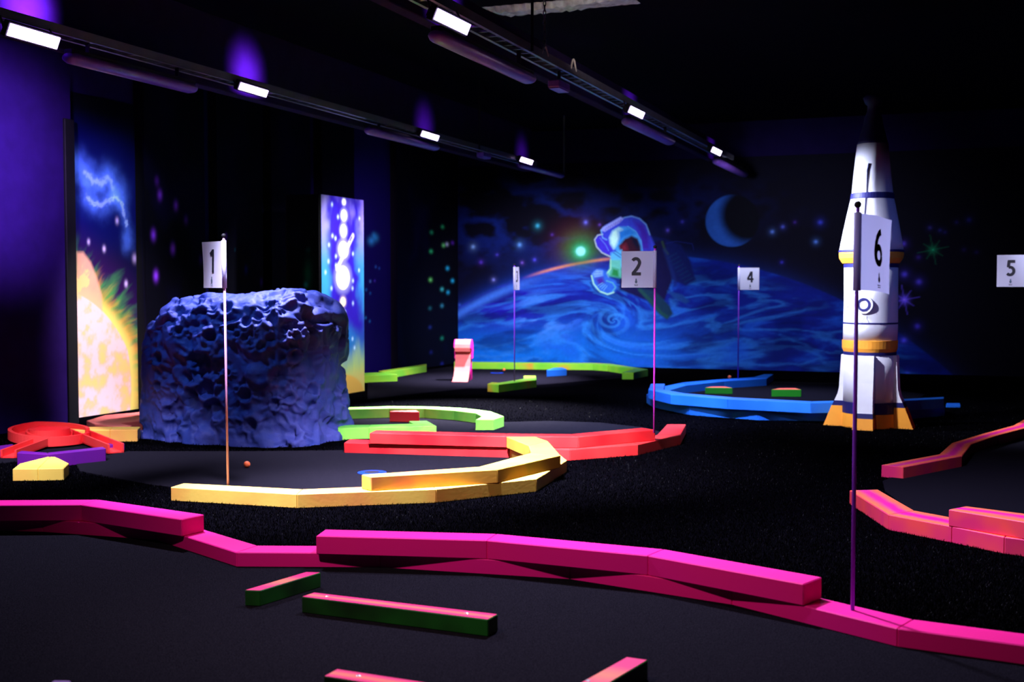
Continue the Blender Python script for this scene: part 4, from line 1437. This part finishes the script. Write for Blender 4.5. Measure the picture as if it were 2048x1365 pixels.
    build('seam', seam([(1735, 646), (1734, 641), (1731, 637), (1731.5, 632)], 0.002), 'navy', t)
    build('seam', MB().tube([c + (on(1727.5, 388, R(39.6), 0)[0] - c) * 1.0, on(1728, 345, R(36.2), 0.0)[0], on(1731, 330, R(34.6), 0)[0]], 0.006, 6), 'navy', t)
    build('seam', MB().tube([on(1726, 399, R(41.8), 0)[0], on(1724, 440, R(50.6), 0.0)[0]], 0.008, 6), 'navy', t)


rocket()


# ------------------------------------------------------------------ ramp by the back wall
def loop_ramp():
    z0 = 0.006
    bl, br = G(903.7, 764.5, z0), G(934.6, 764.8, z0)
    wv = br - bl
    W = np.linalg.norm(wv)
    wx = wv / W
    dp = np.array([-wx[1], wx[0], 0])
    if dp[1] < 0: dp = -dp
    dist = (np.array([bl[0], bl[1], 1.3]) - CP) @ FW
    m = dist / FPX
    c = (bl + br) / 2
    t = thing('loop_ramp', 'salmon pink ramp curling over at the top, near the left end of the astronaut mural', 'ramp', (c[0], c[1], z0))
    # side profile (forward, up) of the running surface
    run = [(0.0, 0.004), (0.06, 0.02), (0.13, 0.06), (0.19, 0.125), (0.24, 0.20), (0.275, 0.29), (0.295, 0.36), (0.30, 0.43)]
    hood = [(0.235, 0.40), (0.235, 0.45), (0.25, 0.50), (0.285, 0.545), (0.33, 0.565), (0.38, 0.56), (0.42, 0.53), (0.445, 0.48), (0.45, 0.42), (0.44, 0.36), (0.43, 0.30)]

    def sheet(pf, th):
        mb = MB()
        n = len(pf)
        P = [np.array(p) for p in pf]
        nr = []
        for i in range(n):
            d_ = P[min(i + 1, n - 1)] - P[max(i - 1, 0)]
            d_ /= np.linalg.norm(d_)
            nr.append(np.array([-d_[1], d_[0]]))
        vs = []
        for i in range(n):
            for s_, e in ((0, 0), (1, 0), (1, 1), (0, 1)):
                q = P[i] - nr[i] * th * e
                vs.append(bl + wv * s_ + dp * q[0] + [0, 0, q[1]])
        fs = []
        for i in range(n - 1):
            for j in range(4):
                fs.append((i * 4 + j, i * 4 + (j + 1) % 4, (i + 1) * 4 + (j + 1) % 4, (i + 1) * 4 + j))
        fs.append((3, 2, 1, 0)); fs.append(tuple((n - 1) * 4 + j for j in range(4)))
        return mb.add(vs, fs)
    build('ramp_sheet', sheet(run, 0.012), 'salmon', t)
    build('hood', sheet(hood, 0.012), 'salmon', t)
    # side cheek and stand
    cheek = MB()
    for s_ in (0.0, 1.0):
        o = bl + wv * s_ + wx * (0.004 if s_ else -0.014)
        pf = hood[1:] + [(0.30, 0.30), (0.30, 0.43)]
        n = len(pf)
        vs = [o + dp * a + [0, 0, b] for a, b in pf] + [o + wx * 0.01 + dp * a + [0, 0, b] for a, b in pf]
        fs = [tuple(range(n)), tuple(range(n, 2 * n))[::-1]] + [(i, (i + 1) % n, n + (i + 1) % n, n + i) for i in range(n)]
        build('side_cheek', MB().add(vs, fs), 'magenta', t)
    for s_ in (0.06, 0.94):
        for a0, a1 in ((0.31, 0.33), (0.43, 0.47)):
            build('stand_leg', MB().tube([bl + wv * s_ + dp * a0 + [0, 0, 0.36], bl + wv * s_ + dp * a1 + [0, 0, 0.0]], 0.008, 8), 'magenta', t)
        build('stand_brace', MB().tube([bl + wv * s_ + dp * 0.33 + [0, 0, 0.03], bl + wv * s_ + dp * 0.44 + [0, 0, 0.3]], 0.006, 8), 'magenta', t)


loop_ramp()


# ------------------------------------------------------------------ red spiral chute
def spiral():
    z0 = 0.006
    c = G(99, 890)
    R0 = 0.285
    t = thing('spiral_chute', 'red spiral ball chute with two exits, beside the black corner strip of left wall', 'ball chute', (c[0], c[1], z0))
    vd = np.array([c[0], c[1], 0]) / np.linalg.norm(c[:2])
    rg = np.array([vd[1], -vd[0], 0])
    if rg @ RT < 0: rg = -rg

    def pt(a, r, z):             # a: 0 = right as seen, 90 = away, 180 = left, 270 = towards the viewer
        return c + rg * r * math.cos(a) + vd * r * math.sin(a) + [0, 0, z]

    def strip(path_o, path_i, z_lo, z_hi, zf):
        pass
    # ring trough: angle from -40 deg (front right) through front, left, back, to the right exit
    A0, A1 = math.radians(290), math.radians(-20)
    n = 56
    wid = 0.105

    def band(rin, rout, dz0, dz1):
        mb = MB()
        vs, fs = [], []
        for i in range(n + 1):
            s = i / n
            a = math.radians(355) - s * math.radians(352)
            zb = float(np.interp(s, [0, 0.24, 0.45, 0.7, 1], [0.020, 0.022, 0.060, 0.090, 0.046]))
            for r_, z_ in ((rin, zb + dz0), (rout, zb + dz0), (rout, zb + dz1), (rin, zb + dz1)):
                vs.append(pt(a, r_, z_))
        for i in range(n):
            for j in range(4):
                fs.append((i * 4 + j, i * 4 + (j + 1) % 4, (i + 1) * 4 + (j + 1) % 4, (i + 1) * 4 + j))
        fs.append((3, 2, 1, 0)); fs.append(tuple(n * 4 + j for j in range(4)))
        return mb.add(vs, fs)
    build('outer_wall', band(R0, R0 + 0.030, 0.0, 0.075), 'red', t)
    build('trough_floor', band(R0 - wid - 0.008, R0 + 0.002, 0.0, 0.014), 'red', t)
    build('inner_wall', band(R0 - wid - 0.018, R0 - wid, 0.0, 0.055), 'red', t)
    rb = R0 - wid - 0.018
    build('centre_bowl', MB().lathe([(rb, 0.0), (rb, 0.128), (rb * 0.92, 0.126), (rb * 0.6, 0.095), (rb * 0.2, 0.07), (0.004, 0.066)], (c[0], c[1], z0), 40), 'red', t, smooth=False)
    build('drum', MB().lathe([(R0 * 0.72, 0.0), (R0 * 0.72, 0.036)], (c[0], c[1], z0), 40), 'red', t)

    def chute(p0, p1, w0, wall, nm, zs, ze, w1=None):
        """straight trough from p0 (high) to p1 (floor)"""
        p0, p1 = np.array([p0[0], p0[1], zs]), np.array([p1[0], p1[1], ze])
        d = p1 - p0
        s = np.array([-d[1], d[0], 0]) / np.linalg.norm(d[:2])
        ch = thing_part = None
        mbf = MB()
        a, b = w0 / 2, (w1 or w0) / 2
        def bar(o0, o1, th, zl, zh):
            vs = []
            for q, o in ((p0, o0), (p1, o1)):
                for k, zz_ in ((0, zl), (1, zl), (1, zh), (0, zh)):
                    vs.append(q + s * (o + th * k) + [0, 0, zz_])
            return MB().add(vs, [(0, 1, 2, 3), (7, 6, 5, 4), (0, 4, 5, 1), (1, 5, 6, 2), (2, 6, 7, 3), (3, 7, 4, 0)])
        f = build('chute', bar(-a, -b, w0, 0.0, 0.010), 'red', t)
        build('chute_wall', bar(-a, -b, 0.016, 0.0, wall), 'red', f)
        build('chute_wall', bar(a - 0.016, b - 0.016, 0.016, 0.0, wall), 'red', f)
    pr = pt(math.radians(35), R0 - 0.02, 0)
    chute(pr, G(232, 909), 0.125, 0.072, 'chute', 0.036, 0.008)
    pl = pt(math.radians(262), R0 * 0.72, 0)
    chute(pl, G(17, 919), 0.125, 0.062, 'chute', 0.03, 0.008)


spiral()

# ------------------------------------------------------------------ overhead trays, floodlights, battens
TZ = 3.0
TL, TR = -5.8, -3.07


def tray(x, y0, y1, label):
    t = thing('cable_tray', label, 'cable tray', (x, (y0 + y1) / 2, TZ))
    for s in (-1, 1):
        mb = MB().box((x + s * 0.065, (y0 + y1) / 2, TZ + 0.025), (0.012, y1 - y0, 0.06))
        mb.box((x + s * 0.058, (y0 + y1) / 2, TZ - 0.003), (0.026, y1 - y0, 0.006))
        build('side_rail', mb, 'steel', t)
    n = int((y1 - y0) / 0.16)
    for k in range(min(n, 96)):
        build('rung', MB().box((x, y0 + 0.08 + k * (y1 - y0 - 0.16) / min(n, 96), TZ + 0.012), (0.12, 0.022, 0.012)), 'steel', t)
    mb = MB()
    for dx, ph in ((-0.02, 0), (0.02, 1.3)):
        mb.tube([(x + dx + 0.012 * math.sin(k * 0.9 + ph), y0 + k * (y1 - y0) / 60, TZ + 0.03 + 0.006 * math.sin(k * 1.7)) for k in range(61)], 0.009, 6)
    build('cable', mb, 'dark', t)
    return t


tray(TL, 4.6, 16.0, 'left overhead cable tray carrying four lit floodlights')
tray(TR, 4.6, 16.2, 'right overhead cable tray carrying three lit floodlights')


def flood(px, py, x, tilt, wl, wh, label, grp):
    """LED flood hung under a tray at the place seen at the pixel; tilt turns its face from straight down towards the room's right"""
    p = WX(px, py, x)
    t = thing('led_floodlight', label, 'floodlight', p, grp)
    ca, sa = math.cos(tilt), math.sin(tilt)
    n = np.array([sa, -sa * 0.12, -ca])             # face normal
    n /= np.linalg.norm(n)
    Xa = np.array([0, 1.0, 0])                      # long axis along the tray
    Xa = Xa - n * (Xa @ n); Xa /= np.linalg.norm(Xa)
    Ya = np.cross(n, Xa)
    build('housing', MB().obox(p - n * 0.025, Xa * (wl / 2 + 0.012), Ya * (wh / 2 + 0.012), n * 0.022), 'dark', t, bevel=0.004)
    fins = MB()
    for k in range(9):
        fins.obox(p - n * 0.058 + Xa * wl * (k / 8 - 0.5) * 0.9, Xa * 0.003, Ya * wh * 0.42, n * 0.014)
    build('heat_sink', fins, 'dark', t)
    vs = [p + i * Xa * wl / 2 + j * Ya * wh / 2 for i, j in ((-1, -1), (1, -1), (1, 1), (-1, 1))]
    vs2 = [v + n * 0.004 for v in vs]
    uvq = [(0, 0), (1, 0), (1, 1), (0, 1)]
    mb = MB()
    fs = [(0, 1, 2, 3), (4, 5, 6, 7), (0, 1, 5, 4), (1, 2, 6, 5), (2, 3, 7, 6), (3, 0, 4, 7)]
    mb.add(vs + vs2, fs, [[uvq[k % 4] for k in f] for f in fs])
    build('led_panel', mb, 'led', t, label='lit white violet diode face')
    for s in (-1, 1):
        br = MB()
        a = p - n * 0.03 + s * Xa * (wl / 2 + 0.016)
        br.tube([a, np.array([x - 0.072, a[1], TZ + 0.004])], 0.006, 8)
        build('bracket', br, 'dark', t)
    return p, n


LAMPS = []
for a, b, x, wl, wh, lab in [(68, 73, TL + 0.14, 0.40, 0.080, 'nearest lit floodlight on the left tray, at the top left corner'), (507, 180, TL + 0.14, 0.36, 0.060, 'second lit floodlight on the left tray, above the asteroid'),
                             (860, 272, TL + 0.14, 0.36, 0.060, 'third lit floodlight on the left tray, right of the planet pillar'), (1053, 322, TL + 0.14, 0.36, 0.060, 'farthest lit floodlight on the left tray, above flag 3'),
                             (905, 44, TR + 0.14, 0.40, 0.068, 'nearest lit floodlight on the right tray, at the top edge'), (1273, 225, TR + 0.14, 0.36, 0.062, 'middle lit floodlight on the right tray, above flag 2'),
                             (1433, 303, TR + 0.14, 0.36, 0.062, 'farthest lit floodlight on the right tray, above the moon')]:
    LAMPS.append(flood(a, b, x, 1.15, wl, wh, lab, 'lit floodlights'))


def batten(p0, p1, x, label):
    a, b = WX(*p0, x), WX(*p1, x)
    z = (a[2] + b[2]) / 2
    a[2] = b[2] = z
    L = np.linalg.norm(b - a)
    t = thing('batten_light', label, 'batten light', ((a + b) / 2), 'unlit battens under the trays')
    d = (b - a) / L
    pts = [a + d * L * k for k in (0, 0.012, 0.04, 0.96, 0.988, 1)]
    mb = MB().tube(pts, [0.03, 0.05, 0.066, 0.066, 0.05, 0.03], 14)
    mb.v = [(q[0], q[1], z + 0.02 + (q[2] - z) * 0.62) for q in mb.v]
    build('diffuser', mb, 'batten', t, smooth=True)
    build('spine', MB().box(((a + b) / 2 + [0, 0, 0.062]), (0.07, L * 0.97, 0.035)), 'dark', t, bevel=0.004)
    for k in (0.15, 0.85):
        q = a + d * L * k
        build('hanger', MB().box((q[0], q[1], (q[2] + 0.075 + TZ) / 2), (0.03, 0.01, max(0.02, TZ - q[2] - 0.075))), 'dark', t)


batten((868, 92), (1062, 152), TR, 'long unlit batten light under the near right tray')
batten((1252, 252), (1342, 283), TR, 'unlit batten light under the right tray below the middle floodlight')
batten((1432, 331), (1490, 348), TR, 'unlit batten light under the far end of the right tray')
batten((132, 122), (388, 182), TL, 'long unlit batten light under the near left tray')
batten((735, 272), (873, 293), TL, 'unlit batten light under the left tray below the third floodlight')
batten((1042, 338), (1124, 350), TL, 'unlit batten light at the far end of the left tray')
for p0, x, lab in [((1118, 172), TR, 'small violet junction box under the right tray'), ((968, 311), TL, 'small violet junction box under the left tray')]:
    p = WX(*p0, x)
    t = thing('junction_box', lab, 'junction box', p)
    build('box_body', MB().box(p, (0.10, 0.26, 0.06)), 'batten', t, bevel=0.008)
    build('box_lid', MB().box(p - [0, 0, 0.033], (0.09, 0.24, 0.008)), 'batten', t, bevel=0.002)
    build('hanger', MB().box((p[0], p[1], (p[2] + 0.03 + TZ) / 2), (0.02, 0.02, max(0.02, TZ - p[2] - 0.03))), 'dark', t)
# rods and chain
for px, x, lab in [(1041, TR, 'black rod hanging the near right tray, in front of the pale beam'), (1117, TL, 'blue lit rod at the far end of the left tray'), (945, TL, 'thin dark rod hanging the left tray, above its junction box')]:
    y = WX(px, 100, x)[1]
    o = build('hanger_rod', MB().tube([(x + 0.09, y, TZ - 0.01), (x + 0.09, y, ZC)], 0.011, 8), 'steel' if px == 1117 else 'dark', loc=(x + 0.09, y, TZ))
    tag(o, lab, 'hanger rod')
y = WX(1089, 100, TR)[1]
mb = MB()
k = 0
z = TZ + 0.06
while z < ZC - 0.03:
    r_ = []
    for q in range(13):
        a = 2 * PI * q / 12
        dx, dz = 0.010 * math.cos(a), 0.024 * math.sin(a)
        r_.append((TR + (dx if k % 2 else 0), y + (0 if k % 2 else dx), z + dz))
    mb.tube(r_, 0.004, 6, cap=False)
    z += 0.036
    k += 1
o = build('chain', mb, 'steel', loc=(TR, y, TZ))
tag(o, 'thin steel chain hanging the right tray from the ceiling', 'chain')
for px, lab in [(1072, 'pale cable loop arching over the right tray beside the chain'), (1130, 'larger pale cable loop arching over the right tray above the junction box')]:
    y = WX(px, 150, TR)[1]
    h_ = 0.085 if px == 1130 else 0.06
    o = build('cable_loop', MB().tube([(TR + 0.07, y - 0.06 + 0.13 * k / 14, TZ + 0.03 + h_ * math.sin(PI * k / 14)) for k in range(15)], 0.008, 8), 'cable', loc=(TR + 0.07, y, TZ + 0.03), smooth=True)
    tag(o, lab, 'cable')
# pale flaking beam at the top of the picture
p0, p1 = WY(962, 0, 10.3), WY(1250, 0, 10.3)
mb = MB()
xa, xb = p0[0] - 0.02, p1[0] + 0.05
n = 40
vs, fs = [], []
for i in range(n + 1):
    s = i / n
    x = xa + (xb - xa) * s
    zl = WY(1100, 17, 10.3)[2] + 0.045 * (max(0, 0.18 - s) / 0.18) ** 2 * 2.2 + 0.075 * max(0, s - 0.45) ** 1.3 + 0.008 * math.sin(i * 1.9) + 0.006 * math.sin(i * 3.7)
    for (dy, dz) in ((0, 0), (0.25, 0.02), (0.35, 0.25), (0.35, ZC - zl), (-0.03, ZC - zl), (-0.03, 0.05)):
        vs.append((x, 10.3 + dy + 0.01 * math.sin(i * 2.3), min(zl + dz, ZC)))
for i in range(n):
    for j in range(6):
        fs.append((i * 6 + j, (i + 1) * 6 + j, (i + 1) * 6 + (j + 1) % 6, i * 6 + (j + 1) % 6))
fs.append(tuple(range(6))); fs.append(tuple(n * 6 + j for j in range(6))[::-1])
o = struct('beam_1', mb.add(vs, fs), 'plaster', loc=(xa, 10.3, ZC))

# dark ducts added behind the trays to catch the violet lamp halos
struct('added_duct_left', MB().box((TL - 0.26, 10.2, 3.28), (0.12, 12.6, 0.62)), 'added_duct', bevel=0.006)
struct('added_duct_right', MB().box((TR - 0.25, 10.4, 3.14), (0.10, 11.8, 0.28)), 'added_duct', bevel=0.006)

# ------------------------------------------------------------------ light
VIOL = (0.72, 0.68, 1.0)


def spot(name, loc, target, power, size=70, blend=0.8, col=VIOL, rad=0.08):
    l = bpy.data.lights.new(name, 'SPOT')
    l.energy = power
    l.color = col
    l.spot_size = math.radians(size)
    l.spot_blend = blend
    l.shadow_soft_size = rad
    o = bpy.data.objects.new(name, l)
    COL.objects.link(o)
    o.location = loc
    o.rotation_euler = (Vector(target) - Vector(loc)).to_track_quat('-Z', 'Y').to_euler()
    return o


P = [p + n * 0.10 + np.array([0, 0, -0.24]) for p, n in LAMPS]
D_ = [p + np.array([0, 0, -0.34]) for p, n in LAMPS]
BLU = (0.50, 0.56, 1.0)
spot('lamp_left_a', D_[0], (-8.0, 7.9, 2.35), 2000, 46, 1.0, (0.55, 0.32, 1.0))
spot('lamp_left_a2', P[0], (-6.2, 7.3, 0.0), 500, 46, 1.0)
spot('left_front_fill', (-5.4, 4.9, 2.85), (-6.45, 6.8, 0.0), 1300, 46, 1.0)  # unseen fill light added to brighten the yellow wedge block and spiral
spot('lamp_left_b', D_[1], (-8.25, 10.15, 0.35), 1050, 50, 1.0, (0.85, 0.78, 0.95))
spot('lamp_left_b4', D_[1], (-8.25, 9.95, 2.05), 300, 36, 1.0, (0.7, 0.75, 1.0))
spot('lamp_left_b2', P[1], (-4.3, 7.9, 0.0), 600, 60, 1.0)
spot('lamp_left_b5', D_[1], (-7.3, 9.6, 0.0), 800, 38, 1.0)
spot('lamp_left_b3', D_[1], (-5.9, 8.75, 0.0), 620, 75, 1.0)
spot('rock_fill', (-6.0, 7.4, 2.85), (-5.9, 8.5, 1.1), 150, 44, 1.0, (0.16, 0.42, 1.0))  # added blue fill for the asteroid's front, no fixture here
spot('lamp_left_c', P[2], (-6.8, 12.7, 1.5), 520, 72, 1.0, (0.85, 0.82, 1.0))
spot('lamp_left_c3', P[2], (-8.2, 15.8, 1.2), 420, 56, 1.0, (0.50, 0.30, 1.0))
spot('lamp_left_c4', P[2], (-5.6, 14.2, 0.9), 800, 70, 1.0)
spot('lamp_left_c2', P[2], (-4.9, 11.5, 0.0), 9000, 62, 1.0, (0.85, 0.85, 0.9))
spot('lamp_left_d', P[3], (-6.4, 18.7, 0.4), 1000, 84, 1.0, (0.75, 0.80, 1.0))
spot('lamp_left_d2', P[3], (-6.2, 15.4, 0.0), 3000, 64, 1.0)
spot('lamp_right_a', P[4], (-3.1, 8.0, 0.0), 3300, 80, 1.0)
spot('lamp_right_b', P[5], (-0.9, 11.3, 1.7), 1700, 50, 1.0, (0.64, 0.70, 1.0))
spot('lamp_right_b2', P[5], (-3.4, 10.8, 0.0), 1600, 80, 1.0, BLU)
spot('right_mid_fill', (-2.9, 9.2, 2.8), (-2.3, 12.4, 0.0), 1300, 46, 1.0, BLU)  # added fill for the near faces of the blue ring, no fixture here
spot('lamp_right_c', P[6], (-2.4, 14.0, 0.0), 800, 90, 1.0, BLU)
spot('rocket_fill', (-2.9, 9.3, 2.8), (-0.95, 11.1, 1.0), 1000, 52, 1.0, (0.72, 0.74, 1.0))  # added fill from the front left for the rocket, no fixture here
spot('flag_two_fill', P[4], (-2.4, 9.05, 1.42), 260, 24, 1.0)  # extra narrow beam added at a floodlight to brighten flag two
spot('flag_four_fill', P[5], (-2.75, 15.6, 1.38), 420, 20, 1.0)  # extra narrow beam added at a floodlight to brighten flag four
spot('lamp_right_c2', P[6], (-2.6, 18.7, 1.0), 420, 90, 1.0, (0.7, 0.75, 1.0))
# unseen overhead lamps out of frame, placed from how the boards are lit
spot('lamp_centre', (-3.9, 5.6, 2.85), (-3.7, 6.2, 0.0), 2700, 56, 1.0)
spot('lamp_front_left', (-4.4, 5.8, 2.85), (-3.6, 4.7, 0.0), 620, 105, 1.0)
spot('lamp_front_right', (-1.9, 5.9, 2.85), (-1.0, 4.7, 0.0), 800, 88, 1.0)
spot('lamp_right_front2', (-1.2, 6.2, 2.85), (0.2, 6.9, 0.0), 900, 90, 1.0, (0.62, 0.58, 1.0))
spot('flag_five_fill', (0.5, 8.2, 2.9), (0.40, 11.6, 1.42), 420, 19, 1.0, VIOL)  # added narrow fill that brightens flag five, no fixture here
spot('rocket_side_fill', (2.4, 8.6, 3.0), (-0.8, 11.2, 1.4), 110, 30, 1.0, (0.10, 0.20, 1.0))  # added blue fill for the rocket's dark right side
spot('near_fill', (-2.6, 2.6, 2.85), (-1.8, 5.0, 0.2), 250, 90, 1.0, (0.9, 0.6, 0.6))  # added weak front fill for the magenta rail faces
spot('beam_fill', (-2.6, 8.6, 3.1), (-3.0, 10.3, 3.75), 30, 70, 1.0, (1.0, 0.9, 0.85))  # added fill aimed up to brighten the pale beam
for k, (p, n) in enumerate(LAMPS):
    q = np.array([p[0] - 0.05, p[1] + 0.27 * p[1] / abs(p[0]), TZ + 0.15])
    spot('halo_fill', tuple(q), tuple(q + [-1, 0, 0.08]), (210, 70, 15, 9, 60, 14, 9)[k], 104, 1.0, (0.36, 0.06, 1.0), 0.02)  # added lights that throw violet halos on the ducts behind the floodlights

w = bpy.data.worlds.new('world')
scene.world = w
w.use_nodes = True
w.node_tree.nodes['Background'].inputs[0].default_value = (0.04, 0.06, 0.42, 1)
w.node_tree.nodes['Background'].inputs[1].default_value = 0.04

vs_ = scene.view_settings
vs_.view_transform = 'Standard'
vs_.look = 'None'
vs_.exposure = 0.0
vs_.gamma = 1.0
vs_.use_curve_mapping = False
scene.cycles.use_denoising = True
scene.cycles.max_bounces = 5
scene.cycles.diffuse_bounces = 3
scene.cycles.sample_clamp_indirect = 6
